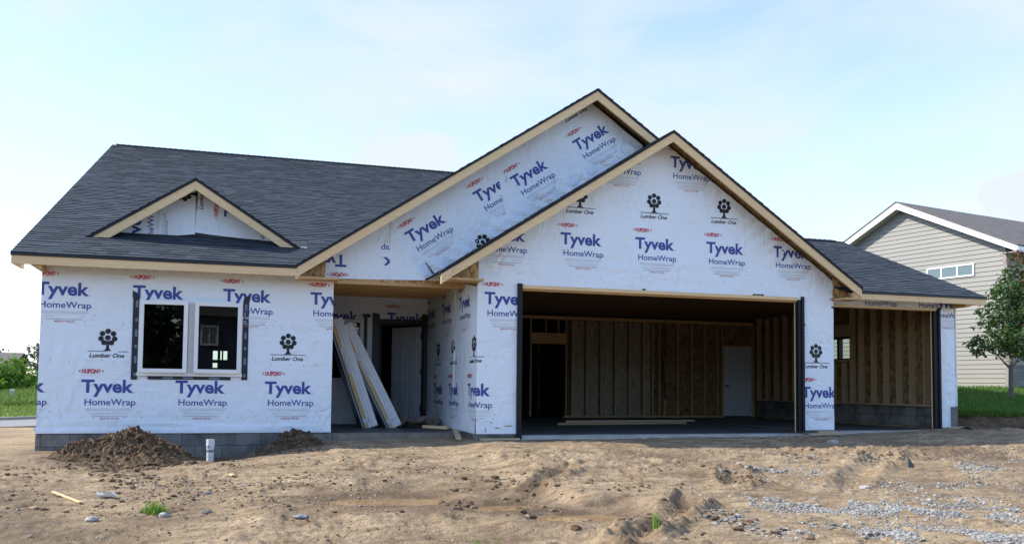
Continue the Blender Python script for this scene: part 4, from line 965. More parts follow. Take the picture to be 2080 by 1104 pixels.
# third bay roof
TF = TY - 0.4265; TZ = 2.628; T1 = 17.325; TRY = 3.35; LT = (TRY - TF) / cs
g3 = shingle_slope('roof', (0, TF, TZ + 0.04), (1, 0, 0), (0, cs, sn), [(14.0, 0), (T1 + .01, 0), (T1 + .01, LT), (11.6, LT)], label='low shingled slope over the third garage bay', seed=12)
trz = TZ + 0.04 + SM * (TRY - TF)
ridge_cap((11.6, TRY, trz), (17.1, TRY, trz), g3, slope=SM)
mb = MB(); mb.prism([(11.6, TRY, trz), (T1, TRY, trz), (T1, 8.6, trz - 2.0), (11.6, 8.6, trz - 2.0)], (0, 0, -.04)); part(mb, 'roof', 'ridge_shingle', house)['label'] = 'rear slope over the third bay'
mb = MB(); mb.box((14.15, TF - 0.002, TZ - 0.118), (T1, TF + 0.036, TZ)); part(mb, 'fascia_board', 'pine_trim', house)
mb = MB(); mb.box((14.2, TF - 0.016, TZ - 0.008), (T1 + .012, TF + 0.03, TZ + 0.036)); part(mb, 'drip_edge', 'drip_edge_black', house)
mb = MB(); mb.prism([(T1 - .036, TF + .04, TZ - .10), (T1 - .036, TF + .04, TZ), (T1 - .036, TRY, trz - .04), (T1 - .036, TRY, trz - .17)], (.036, 0, 0)); part(mb, 'rake_board', 'pine_trim', house)
mb = MB(); mb.prism([(17.07, TF + .04, TZ - .115), (16.93, TF + .04, TZ - .17), (16.86, TF + .04, TZ - .17), (16.86, TF + .04, TZ - .04), (17.07, TF + .04, TZ - .04)], (0, .42, 0)); part(mb, 'soffit_board', 'pine_joist', house)
mb = MB(); mb.prism([(RX + .036, -0.6, 2.4), (RX + .036, 8, 2.4), (RX + .036, 8, 2.6), (RX + .036, TRY, trz - .1), (RX + .036, -0.6, 2.7)], (.05, 0, 0)); part(mb, 'wall', 'wrap_white', house)['label'] = 'right outside wall'
for a_, c_ in [((RX + .036, -.6, 0), (RX + .09, 2.4, 2.4)), ((RX + .036, 3.45, 0), (RX + .09, 8, 2.4))]:
    mb = MB(); mb.box(a_, c_); part(mb, 'wall', 'wrap_white', house)['label'] = 'right outside wall'
# dormer gable on the left slope
DYF = 0.64; DXA, DZA = 2.304, 4.205; DX0, DX1 = 0.60, 4.045
dz0, dz1 = DZA - SG * (DXA - DX0) + .01, DZA - SG * (DX1 - DXA)
dorm = empty('roof_dormer'); dorm.parent = house
def dpart(mb, name, mat): return part(mb, name, mat, dorm)
Ld = (DXA - DX0 + 0.1) / cg
for sgn, seed in ((1, 14), (-1, 15)):
    mx = DX0 - 0.1 if sgn > 0 else DX1 + 0.06
    Lx = (DXA - mx) * sgn / cg
    sd_ = SG if sgn > 0 else 0.628; cd_ = 1 / math.hypot(1, sd_); Lx = abs(DXA - mx) / cd_
    shingle_slope('dormer_roof', (mx, DYF - 0.02, DZA - sd_ * abs(DXA - mx) + .04), (0, 1, 0), (sgn * cd_, 0, sd_ * cd_), [(0, 0), (0.25, 0), (3.4, Lx), (0, Lx)], dorm, seed=seed)
mb = MB()
mb.prism(xz([(0.71, 3.117), (0.93, 3.117), (DXA, DZA - .152), (DXA, DZA), (0.66, dz0 + .04)], DYF), (0, .038, 0)); dpart(mb, 'rake_board', 'pine_trim')
mb = MB()
mb.prism(xz([(3.99, 3.125), (3.76, 3.135), (DXA + .001, DZA - .152), (DXA + .001, DZA), (4.03, 3.135)], DYF), (0, .038, 0)); dpart(mb, 'rake_board', 'pine_trim')
for xe in (DX0 - .07, DX1 + .05):
    mb = MB(); ze = DZA - (SG if xe < DXA else 0.628) * abs(DXA - xe); mb.prism(xz([(xe, ze - .012), (xe, ze + .036), (DXA, DZA + .052), (DXA, DZA)], DYF - .014), (0, .06, 0)); dpart(mb, 'drip_edge', 'drip_edge_black')
mb = MB(); mb.prism(xz([(0.9, 3.2), (3.72, 3.2), (DXA, DZA - .06)], 1.06), (0, .1, 0)); dw_ = dpart(mb, 'dormer_wall', 'drip_edge_black')  # black wall colour paints the shadow gap below the dormer wrap
zd_ = [[(1.0, 3.26), (1.52, 3.29), (1.70, 3.28), (2.17, 3.35), (2.30, 3.34), (DXA, 4.13)], [(2.30, 3.34), (2.8, 3.345), (3.42, 3.315), (3.45, 3.26), (3.66, 3.255), (3.66, 3.32), (DXA, 4.13)]]
zd_ = [[(1.0, 3.245), (1.6, 3.275), (2.30, 3.355), (2.30, 4.13), (2.28, 4.12)], [(2.30, 3.355), (3.0, 3.335), (3.60, 3.29), (3.62, 3.33), (2.32, 4.16)], [(3.40, 3.25), (3.66, 3.255), (3.66, 3.28), (3.40, 3.46)]]
prd = [('m', 2.755, 3.695, 90, 1.0, None), ('y', 2.755, 3.695, 90, 1.0, None), ('m', 1.215, 3.00, 90, 1.0, None)]
wrap_sheet('house_wrap', dorm, (0, 1.05, 0), (1, 0, 0), (0, 0, 1), zd_, prd, 0.7, 1.0, wave=lambda u, v: 0.02 * math.exp(-((v - 3.36) / 0.05) ** 2) * math.sin(u * 9))
mb = MB(); mb.face([(0.5, 0.53, 3.085), (0.62, 0.55, 3.1), (0.57, 0.72, 3.165), (0.46, 0.66, 3.14)]); mb.prism([(4.10, 0.62, 3.12), (4.20, 0.62, 3.12), (4.16, 0.78, 3.19), (4.06, 0.78, 3.19)], (0, 0, .02)); dpart(mb, 'valley_flashing', 'galvanised')

# ------------------------------------------------------------------ neighbouring house
NP = Vector((22.793, 3.652, 0.887)); NU = Vector((-0.19936793, 0.9799247, 0)); NN = Vector((-0.9799247, -0.19936793, 0)); NZ = Vector((0, 0, 1))
def nb(s, z, off=0.0): return NP + NU * s + NN * off + NZ * (z - NP.z)
nh = empty('neighbour_house', (0, 0, 0)); tag(nh, 'taller beige house with lap siding, white rake trim and grey shingles', 'house')
SA, ZA, ZE, SL = 3.17, 6.186, 4.40, 0.482
mb = MB(); lap = 0.127; z = NP.z - 0.25; k = 0
while z < ZA:
    zt_ = z + lap
    def edge(zz):
        lo = max(-0.0, SA - (ZA + 0.05 - zz) / SL); hi = min(6.34, SA + (ZA + 0.05 - zz) / SL); return lo, hi
    l0, h0 = edge(z); l1, h1 = edge(zt_)
    if h0 > l0:
        if h1 <= l1: l1 = h1 = SA
        mb.face([nb(l0, z, 0.022), nb(h0, z, 0.022), nb(h1, zt_, 0.004), nb(l1, zt_, 0.004)])
        mb.face([nb(l0, z, 0.0), nb(h0, z, 0.0), nb(h0, z, 0.022), nb(l0, z, 0.022)])
    z = zt_
part(mb, 'wall', 'siding_vinyl', nh)
mb = MB(); mb.prism([nb(-0.02, NP.z - .4, -0.02), nb(6.36, NP.z - .4, -0.02), nb(6.36, ZE + .1, -0.02), nb(SA, ZA + .05, -.02), nb(-0.02, ZE + .1, -0.02)], -NN * 9); part(mb, 'wall', 'siding_vinyl', nh)['label'] = 'shaded front wall'
mb = MB(); mb.prism([nb(0.06, NP.z, 0.03), nb(-0.035, NP.z, 0.03), nb(-0.035, 4.45, 0.03), nb(0.06, 4.45, 0.03)], -NN * 0.1); part(mb, 'corner_trim', 'siding_vinyl', nh)
mb = MB(); mb.prism([nb(-0.06, NP.z - .4, -0.10), nb(-0.06, 1.50, -0.10), nb(-0.06, 1.50, -8.0), nb(-0.06, NP.z - .4, -8.0)], NU * 0.035); part(mb, 'stone_wainscot', 'stone_wainscot', nh, uv=(0, 0))
# window strip of three panes
wd = empty('window'); wd.parent = nh
S0, S1, Z0_, Z1_ = 0.905, 2.382, 3.985, 4.338
for (a0, a1, b0, b1) in [(S0, S1, Z1_ - .04, Z1_), (S0, S1, Z0_, Z0_ + .04), (S0, S0 + .045, Z0_ + .04, Z1_ - .04), (S1 - .045, S1, Z0_ + .04, Z1_ - .04), (1.39, 1.44, Z0_ + .04, Z1_ - .04), (1.885, 1.93, Z0_ + .04, Z1_ - .04)]:
    mb = MB(); mb.prism([nb(a0, b0, 0.05), nb(a1, b0, 0.05), nb(a1, b1, 0.05), nb(a0, b1, 0.05)], -NN * 0.05); part(mb, 'window_frame', 'trim_white', wd)
for (a0, a1) in ((S0 + .045, 1.39), (1.44, 1.885), (1.93, S1 - .045)):
    mb = MB(); mb.prism([nb(a0, Z0_ + .04, 0.034), nb(a1, Z0_ + .04, 0.034), nb(a1, Z1_ - .04, 0.034), nb(a0, Z1_ - .04, 0.034)], -NN * 0.01); part(mb, 'glass_pane', 'neighbour_glass', wd)
# rakes, soffit and roof
RT, ET, SE = 6.382, 4.60, -0.536
def rk(s): return RT - abs(s - SA) * (RT - ET) / (SA - SE)
for e in (SE, 2 * SA - SE):
    mb = MB(); mb.prism([nb(e, rk(e) - .15, .33), nb(e, rk(e), .33), nb(SA, RT, .33), nb(SA, RT - .19, .33)], -NN * 0.03); part(mb, 'rake_board', 'trim_white', nh)
    mb = MB(); mb.prism([nb(e, rk(e) - .13, .30), nb(SA, RT - .16, .30), nb(SA, RT - .16, 0.0), nb(e, rk(e) - .13, 0.0)], (0, 0, 0.02)); part(mb, 'soffit', 'soffit_grey', nh)
    mb = MB(); f = [nb(e, rk(e) + .01, .35), nb(SA, RT + .01, .35), nb(SA, RT + .01, -16), nb(e, rk(e) + .01, -16)]; mb.prism(f, (0, 0, 0.035)); part(mb, 'roof', 'grey_shingle', nh)
mb = MB(); mb.prism([nb(SE, ET - .15, .30), nb(SE, ET - .15, -9), nb(SE, ET, -9), nb(SE, ET, .30)], NU * 0.03); part(mb, 'fascia_board', 'trim_white', nh)
mb = MB(); mb.prism([nb(SE + .03, ET - .14, .30), nb(SE + .03, ET - .14, -9), nb(0, ET - .14, -9), nb(0, ET - .14, .30)], (0, 0, 0.02)); part(mb, 'eave_soffit', 'soffit_grey', nh)

# ------------------------------------------------------------------ lawn, bank, road, field
BL = Vector((17.16, -0.42, 0)); BD = Vector((1.42, -0.24, 0)).normalized(); BN = Vector((-BD.y, BD.x, 0)); BN = BN if BN.y > 0 else -BN
def lawn_z(x, y):
    d = (Vector((x, y, 0)) - BL).dot(BN)
    return 0.295 + 0.592 * min(max(d, 0) / 4.9, 1.0) + 0.03 * float(fbm(np.array([x]), np.array([y]), 0.7, 2, 5)[0])
mb = MB(); N_a, N_b = 60, 26
def lp(a, d):
    jit = (0.10 * math.sin(a * 3.1) + 0.07 * math.sin(a * 7.7 + 1)) if d <= 0 else 0
    p = BL + BD * a + BN * (d + jit); return p
rows = [0.0, .12, .3, .6, 1, 1.5, 2.2, 3, 4, 5, 6.5, 9, 14, 25, 60]
cols = [(-0.25 + 0.16 * i) for i in range(40)] + [6.6, 8, 10, 14, 20, 32, 60]
cols[0] = -0.10
for i in range(len(cols) - 1):
    for j in range(len(rows) - 1):
        q = []
        for (a, d) in ((cols[i], rows[j]), (cols[i + 1], rows[j]), (cols[i + 1], rows[j + 1]), (cols[i], rows[j + 1])):
            p = lp(a, d); p.z = lawn_z(p.x, p.y); q.append(p)
        mb.face(q)
o = mb.build('lawn', 'lawn_soil', None, smooth=True); tag(o, kind='structure')
# ragged soil bank below the lawn edge
mb = MB(); rnd = random.Random(4)
prof = [(0.06, None), (-0.02, 0.24), (-0.10, 0.17), (-0.20, 0.10), (-0.42, 0.045), (-0.85, -0.03)]
cb = [(-0.15 + 0.045 * i) for i in range(170)]
grid = []
for a in cb:
    line = []
    for k, (d, z) in enumerate(prof):
        p = lp(a, 0.0) + BN * (d + (0.05 * float(fbm(np.array([a]), np.array([k * 1.7]), 5, 3, 9)[0]) if k else 0))
        p.z = lawn_z(p.x, p.y) + 0.006 if z is None else z + 0.10 * float(fbm(np.array([a]), np.array([k * 2.3]), 3.5, 4, 19)[0]) * (0.4 if k == len(prof) - 1 else 1) + (0.02 if k < 5 else 0)
        line.append(p)
    grid.append(line)
for i in range(len(grid) - 1):
    for k in range(len(prof) - 1): mb.face([grid[i][k], grid[i + 1][k], grid[i + 1][k + 1], grid[i][k + 1]])
o = mb.build('earth_bank', 'soil_pile', None); tag(o, kind='structure')

def lines(D):  # a ground line across the view at the left of the house
    return [Vector(p) for p in D]
FL = [[(-12.9, 22.80, -.68), (-4.707, 20.22, -.59), (-1.5, 19.2, -.44)], [(-18.25, 35.47, -.46), (-7.275, 32.03, -.344), (-2.9, 30.6, -.18)], [(-27.35, 57.2, -.187), (-11.67, 52.28, -.017), (-4.9, 50.1, .26)],
      [(-52.6, 117.6, -.53), (-23.9, 108.6, -.22), (-11, 104.5, .3)], [(-451, 1072, -5.2), (-216, 998, -2.67), (-120, 966, .5)]]
def loft(name, mat, A, B, nseg=6, ext=3.0):
    mb = MB()
    def ln(L, t):
        L = [Vector(p) for p in L]
        if t < 1: return L[0].lerp(L[1], t)
        return L[1].lerp(L[2], t - 1)
    ts = [-6, -3, -1, -0.3, 0, .25, .5, .75, 1, 1.25, 1.5, 1.75, 2.0]
    for i in range(len(ts) - 1):
        for j in range(nseg):
            u0, u1 = j / nseg, (j + 1) / nseg
            mb.face([ln(A, ts[i]).lerp(ln(B, ts[i]), u0), ln(A, ts[i + 1]).lerp(ln(B, ts[i + 1]), u0), ln(A, ts[i + 1]).lerp(ln(B, ts[i + 1]), u1), ln(A, ts[i]).lerp(ln(B, ts[i]), u1)])
    return mb
RA = [(-10.46, 16.88, -.638), (-3.513, 14.70, -.563), (-1.0, 13.9, -.47)]
mb = loft('road', None, RA, [(p[0], p[1], p[2]) for p in FL[0]]); o = mb.build('road', 'asphalt_road', None); tag(o, kind='structure')
def off(L, dz, dd=0.0): return [(p[0] - .3 * dd, p[1] + dd, p[2] + dz) for p in L]
mb = loft('kerb', None, off(FL[0], 0.09), off(FL[0], 0.10, 0.35), 1)
mb2 = loft('kerb', None, off(FL[0], -0.02), off(FL[0], 0.09), 1); i0 = len(mb.v)
mb.v += mb2.v; mb.f += [tuple(q + i0 for q in f) for f in mb2.f]; mb.m += mb2.m; mb.t += mb2.t
o = mb.build('kerb', 'kerb_concrete', None); tag(o, kind='structure')
mbs = MB()
for A, B in ((off(FL[0], .08, .3), FL[1]), (FL[1], FL[2]), (FL[2], FL[3]), (FL[3], FL[4])):
    m2 = loft('field', None, A, B, 5); i0 = len(mbs.v); mbs.v += m2.v; mbs.f += [tuple(q + i0 for q in f) for f in m2.f]; mbs.m += m2.m; mbs.t += m2.t
o = mbs.build('field', 'field_soil', None, smooth=True); tag(o, kind='structure')

# ------------------------------------------------------------------ foliage helpers
def blade(mb, p, h, w, lean, az_, tone):
    d = Vector((math.cos(az_), math.sin(az_), 0)); s = Vector((-d.y, d.x, 0)) * w / 2; p = Vector(p)
    m = p + d * lean * 0.35 + NZ * h * 0.6; t = p + d * lean + NZ * h
    mb.face([p - s, p + s, m + s * .7, m - s * .7], 0, tone); mb.face([m - s * .7, m + s * .7, t], 0, tone)
def leaf(mb, c, size, rnd, tone):
    n = Vector((rnd.gauss(0, 1), rnd.gauss(0, 1), rnd.gauss(0.5, 1))).normalized(); a = n.orthogonal().normalized(); b_ = n.cross(a); th = rnd.uniform(0, 6.28)
    a, b_ = a * math.cos(th) + b_ * math.sin(th), b_ * math.cos(th) - a * math.sin(th)
    a *= size; b_ *= size * 0.62
    mb.face([c - a, c + b_ * .8 - a * .1, c + a, c - b_ * .8 - a * .1], 0, tone)
# grass on the lawn, longer along the cut edge
mb = MB(); rnd = random.Random(21)
for k in range(30000):
    a = rnd.uniform(-0.1, 6.5); d = 5.2 * rnd.random() ** 1.5
    p = lp(a, d + 0.001)
    if k % 9 == 0: p = lp(a, -0.001) + BN * rnd.uniform(-0.02, 0.15)
    p.z = lawn_z(p.x, p.y) - 0.01
    edge_ = (p - BL).dot(BN) < 0.22
    blade(mb, p, rnd.uniform(.05, .10) * (1.7 if edge_ else 1), 0.012, rnd.uniform(.01, .05) * (2 if edge_ else 1), rnd.uniform(0, 6.28), min(1, max(0, rnd.gauss(.5, .2))))
o = mb.build('grass', 'grass_blade', None, tone=True); tag(o, kind='stuff')
mb = MB()
def fl(t, s):
    def ln(L):
        L = [Vector(p) for p in L]; return L[0].lerp(L[1], t) if t < 1 else L[1].lerp(L[2], t - 1)
    k = min(3, int(s)); A = off(FL[0], .08, .3) if k == 0 else FL[k]
    A = [Vector(p) for p in A]; B = [Vector(p) for p in FL[k + 1]]
    a = A[0].lerp(A[1], t) if t < 1 else A[1].lerp(A[2], t - 1); b_ = B[0].lerp(B[1], t) if t < 1 else B[1].lerp(B[2], t - 1)
    return a.lerp(b_, s - k)
for k in range(16000):
    s = rnd.random() ** 0.8 * 2.0; p = fl(rnd.uniform(0.55, 1.7), s); tall = 1.0 if s < 0.75 else 2.6
    blade(mb, p, rnd.uniform(.06, .16) * tall, 0.035, rnd.uniform(0, .12) * tall, rnd.uniform(0, 6.28), min(1, max(0, rnd.gauss(.55 if s < .75 else .3, .2))))
o = mb.build('field_grass', 'field_blade', None, tone=True); tag(o, kind='stuff')

def tree(name, base, height, crown, leafm, label, cat, nleaf, lsize, trunk_r=0.06, seed=1, lean=(0, 0), group=None, bare=0.3, tonef=None, limbs=9, wood='bark'):
    """tapered trunk with limbs; crown = list of (dx, dy, dz, rx, rz) clumps that leaves gather round"""
    rnd = random.Random(seed); t = empty(name, base); tag(t, label, cat, group); B = Vector(base); mb = MB()
    top = B + Vector((lean[0], lean[1], height * 0.86))
    pts = [B - NZ * .1, B + (top - B) * .25 + Vector((rnd.uniform(-.03, .03), 0, 0)) * height * .3, B + (top - B) * .6, top]
    mb.tube(pts, [trunk_r * 1.25, trunk_r, trunk_r * .6, trunk_r * .15], 7)
    for c in crown:
        cc = B + Vector(c[:3]); h = max(0.18, (c[2] / height) * rnd.uniform(.45, .7)); st_ = B + (top - B) * h
        mid = st_.lerp(cc, .5) + Vector((0, 0, 0.04 * height)); mb.tube([st_, mid, cc], [trunk_r * .42, trunk_r * .25, trunk_r * .07], 5)
    part(mb, 'trunk', wood, t)
    mb = MB(); tot = sum(c[3] * c[3] * c[4] for c in crown)
    for c in crown:
        n = max(6, int(nleaf * c[3] * c[3] * c[4] / tot)); cc = B + Vector(c[:3]); nsub = max(4, n // 16)
        subs = []
        for _ in range(nsub):
            while True:
                q = Vector((rnd.uniform(-1, 1), rnd.uniform(-1, 1), rnd.uniform(-1, 1)))
                if q.length < 1: break
            subs.append((q, rnd.gauss(0, .12)))
        for _ in range(n):
            q, tn = rnd.choice(subs)
            q = q + Vector((rnd.gauss(0, .16), rnd.gauss(0, .16), rnd.gauss(0, .16)))
            p = cc + Vector((q.x * c[3], q.y * c[3], q.z * c[4]))
            tone = rnd.gauss(.45, .16) + tn
            if tonef: tone = tonef(p - B, tone, rnd)
            leaf(mb, p, lsize * rnd.uniform(.6, 1.25), rnd, min(1, max(0, tone)))
    part(mb, 'crown', leafm, t, tone=True)
    return t
def mtone(q, tone, rnd):
    if q.z > 2.55 and rnd.random() < (q.z - 2.45) * 0.7: return rnd.uniform(.9, 1)
    if rnd.random() < .02: return rnd.uniform(.88, 1)
    return min(tone, .8)
crn = [(-.05, 0, 1.05, .42, .32), (-.75, .1, 1.0, .40, .26), (-.35, -.1, 1.35, .48, .36), (.35, .1, 1.2, .5, .42), (.05, -.05, 1.8, .55, .45), (-.45, .1, 1.85, .38, .30), (.5, 0, 1.9, .5, .5), (.15, 0, 2.4, .48, .40), (-.2, 0, 2.35, .30, .28), (.55, .05, 2.6, .40, .40), (.35, 0, 3.0, .36, .34), (.75, 0, 3.05, .3, .3), (-1.0, .1, 1.12, .20, .12), (-.85, 0, 1.55, .22, .14), (.9, 0, 1.3, .4, .4), (1.0, 0, 2.1, .4, .5)]
tree('maple_tree', (20.37, 1.27, 0.775), 3.3, crn, 'maple_leaf', 'young maple with dark green leaves and reddish top before the beige house', 'tree', 7600, 0.052, 0.05, 3, (.1, 0), tonef=mtone)
# left background
bc = [(-2.2, 0, .9, 1.1, .9), (-1.2, 0, 1.4, 1.0, .8), (-.2, 0, 1.5, 1.0, .9), (.6, -.3, 1.1, .9, .8), (1.2, .2, .8, .7, .6), (-.6, -.5, .7, 1.1, .7), (-3.2, 0, 1.0, 1.0, .9), (0.2, .1, 2.05, .55, .4), (-1.0, 0, 2.0, .6, .4)]
tree('bush', (-10.9, 52.0, -0.05), 2.4, bc, 'bright_leaf', 'large bright green bush in the field behind the grey post', 'bush', 5200, 0.12, 0.07, 5)
tree('bush', (-8.55, 50.2, 0.02), 1.7, [(0, 0, .85, .55, .6), (.5, 0, 1.3, .5, .5), (1.1, 0, .9, .6, .6), (-.3, 0, 1.35, .4, .3)], 'bright_leaf', 'smaller bright green bush close against the white house corner', 'bush', 1500, 0.11, 0.05, 6)
tree('shrub', (-9.3, 56.0, 0.0), 1.3, [(0, 0, .6, .6, .5), (.4, 0, .8, .5, .4), (.7, 0, .4, .5, .4)], 'red_leaf', 'dark reddish shrub beside the white house corner', 'shrub', 900, 0.11, 0.05, 7)
tree('tree', (-12.4, 68.2, 0.05), 4.2, [(0, 0, 2.2, .8, .7), (.3, 0, 2.9, .7, .6), (-.2, 0, 3.4, .6, .5), (.4, 0, 3.8, .5, .4), (.5, 0, 1.5, .8, .5), (-.7, 0, 2.7, .4, .4)], 'grey_leaf', 'thin grey green tree rising above the bushes at left', 'tree', 1300, 0.13, 0.07, 8)
for k, (x, y, h, lab) in enumerate([(-14.2, 60, 1.9, 'dusky shrub under the gable of the far house'), (-21.5, 92, 3.0, 'dark far tree in the gap between the bushes'), (-12.6, 80, 2.2, 'blue green far shrub beside the house corner')]):
    tree('shrub', (x, y, 0.0), h, [(0, 0, h * .45, h * .4, h * .3), (h * .4, 0, h * .5, h * .35, h * .3), (-h * .4, 0, h * .4, h * .4, h * .3), (0, 0, h * .75, h * .3, h * .2)], 'dark_leaf' if k != 2 else 'grey_leaf', lab, 'shrub', 900, 0.14, 0.06, 30 + k)
tree('conifer', (-29.5, 131, 0), 6.5, [(0, 0, 5.6, .5, .5), (0, 0, 4.8, .8, .5), (.3, 0, 4.0, 1.2, .5), (0, 0, 3.2, 1.5, .5), (-.3, 0, 6.2, .3, .3), (1.2, 0, 5.2, .5, .2)], 'dark_leaf', 'dark conifer top behind the far grey roof', 'tree', 900, 0.22, 0.12, 12)
# long hedge row that closes the field
mb = MB(); rnd = random.Random(77)
for k in range(9000):
    t_ = rnd.uniform(-.4, 2.0); p = fl(max(0, t_), 2.0 + rnd.random() * 0.1) + Vector((0, rnd.uniform(0, 2), 0)); hh = 0.75 + .5 * math.sin(t_ * 9) * math.sin(t_ * 23 + 1)
    leaf(mb, p + NZ * rnd.uniform(0, max(.3, hh)), .13 * rnd.uniform(.6, 1.2), rnd, min(1, max(0, rnd.gauss(.35, .2))))
o = mb.build('hedge_row', 'bright_leaf', None, tone=True); tag(o, kind='stuff')
# far house at the left
fh = empty('far_house', (-26, 108.5, 0)); tag(fh, 'distant house with a brown grey roof behind bushes at left', 'house')
mb = MB(); mb.box((-40, 109, -0.5), (-22.9, 118, 2.85)); part(mb, 'wall', 'rock_dark', fh)
mb = MB(); mb.prism([(-40.5, 108.2, 2.75), (-22.3, 108.2, 2.75), (-22.3, 113.5, 4.25), (-40.5, 113.5, 4.25)], (0, 0, .12)); mb.prism([(-40.5, 118.8, 2.75), (-22.3, 118.8, 2.75), (-22.3, 113.5, 4.25), (-40.5, 113.5, 4.25)], (0, 0, .12)); part(mb, 'roof', 'grey_shingle', fh)
mb = MB(); mb.box((-40.5, 108.1, 2.60), (-22.3, 108.22, 2.76)); part(mb, 'fascia_board', 'siding_vinyl', fh)
# grey utility pedestal
ped = empty('utility_pedestal', (-8.16, 38.6, -0.22)); tag(ped, 'short grey green utility post in the grass at left', 'utility post')
mb = MB(); mb.box((-8.25, 38.52, -.5), (-8.07, 38.7, .26)); part(mb, 'post', 'pedestal_green_grey', ped)
mb = MB(); mb.prism([(-8.265, 38.5, .26), (-8.055, 38.5, .26), (-8.075, 38.5, .33), (-8.16, 38.5, .35), (-8.245, 38.5, .33)], (0, .22, 0)); part(mb, 'cap', 'pvc_white', ped)

# house across the street, seen mirrored in the window
oh = empty('navy_house', (2, -46, 0)); tag(oh, 'navy sided house with white windows across the street', 'house')
mb = MB(); mb.box((0.9, -54, -1), (11, -46, 5.2)); part(mb, 'wall', 'siding_navy', oh)
mb = MB(); mb.prism([(0.4, -45.6, 5.1), (11.5, -45.6, 5.1), (6, -45.6, 8.2)], (0, -9, 0)); part(mb, 'roof', 'grey_shingle', oh)
mb = MB(); mb.prism([(0.4, -45.55, 5.0), (6, -45.55, 8.1), (11.5, -45.55, 5.0), (11.5, -45.55, 5.3), (6, -45.55, 8.4), (.4, -45.55, 5.3)], (0, -.1, 0)); part(mb, 'rake_board', 'trim_white', oh)
for x0 in (1.5, 3.0, 6.2):
    wf = empty('window'); wf.parent = oh
    for bx_ in [((x0, -45.98, 3.2), (x0 + .1, -45.9, 4.5)), ((x0 + 1.0, -45.98, 3.2), (x0 + 1.1, -45.9, 4.5)), ((x0 + .1, -45.98, 4.4), (x0 + 1.0, -45.9, 4.5)), ((x0 + .1, -45.98, 3.2), (x0 + 1.0, -45.9, 3.3)), ((x0 + .52, -45.97, 3.3), (x0 + .58, -45.91, 4.4))]:
        mb = MB(); mb.box(*bx_); o = mb.build('window_frame', 'trim_white', wf); o.data.transform(Matrix.Translation(-Vector((2, -46, 0))))
    mb = MB(); mb.box((x0 + .1, -45.99, 3.3), (x0 + 1.0, -45.985, 4.4)); o = mb.build('glass_pane', 'neighbour_glass', wf); o.data.transform(Matrix.Translation(-Vector((2, -46, 0))))
for k, (x, y) in enumerate([(-4.0, -44), (-9.5, -47)]):
    tree('street_tree', (x, y, -.9), 7.5, [(0, 0, 4, 2.2, 1.6), (1.4, 0, 3.2, 1.7, 1.3), (-1.5, 0, 3.4, 1.8, 1.4), (.3, 0, 5.6, 1.7, 1.4), (0, 0, 2.0, 1.9, 1.0)], 'dark_leaf', 'dark leafy tree across the street from the house' if k == 0 else 'second dark leafy tree farther left across the street', 'tree', 3500, .3, .16, 50 + k)

mb = MB(); rnd = random.Random(404)  # unseen tree belt added behind the camera to cut low sky light
for k in range(9000):
    x = rnd.uniform(-75, 80); top = 9.0 + 3.0 * math.sin(x * .21) * math.sin(x * .083 + 1) + 1.5 * math.sin(x * .6)
    leaf(mb, Vector((x, -62 + rnd.uniform(-4, 4), -1 + (top + 1) * rnd.random() ** .8)), rnd.uniform(.5, .95), rnd, min(1, max(0, rnd.gauss(.45, .2))))
o = mb.build('added_tree_belt', 'dark_leaf', None, tone=True); tag(o, kind='stuff')
# ------------------------------------------------------------------ site things
def lump_mesh(mb, c, r, rnd, flat=0.7, tone=.5, sub=1, rough=.28):
    if r < 0.016 and sub == 1: sub = 0
    """an irregular stone or clod: jittered icosphere"""
    key = sub
    if key not in ICO:
        import bmesh
        bm = bmesh.new(); bmesh.ops.create_icosphere(bm, subdivisions=max(1, sub + 0) if sub else 1, radius=1.0)
        bm.verts.ensure_lookup_table(); ICO[key] = ([v.co.copy() for v in bm.verts], [tuple(v.index for v in f.verts) for f in bm.faces]); bm.free()
    vs, fs = ICO[key]; sx, sy = rnd.uniform(.75, 1.3), rnd.uniform(.6, 1.1); th = rnd.uniform(0, 6.28); ct, st_ = math.cos(th), math.sin(th); i = len(mb.v)
    for v in vs:
        k = 1 + rnd.uniform(-rough, rough); x, y, z = v.x * sx * k, v.y * sy * k, v.z * flat * k
        mb.v.append((c[0] + r * (x * ct - y * st_), c[1] + r * (x * st_ + y * ct), c[2] + r * z))
    for f in fs: mb.f.append(tuple(i + q for q in f)); mb.m.append(0); mb.t.append(tone)
ICO = {}
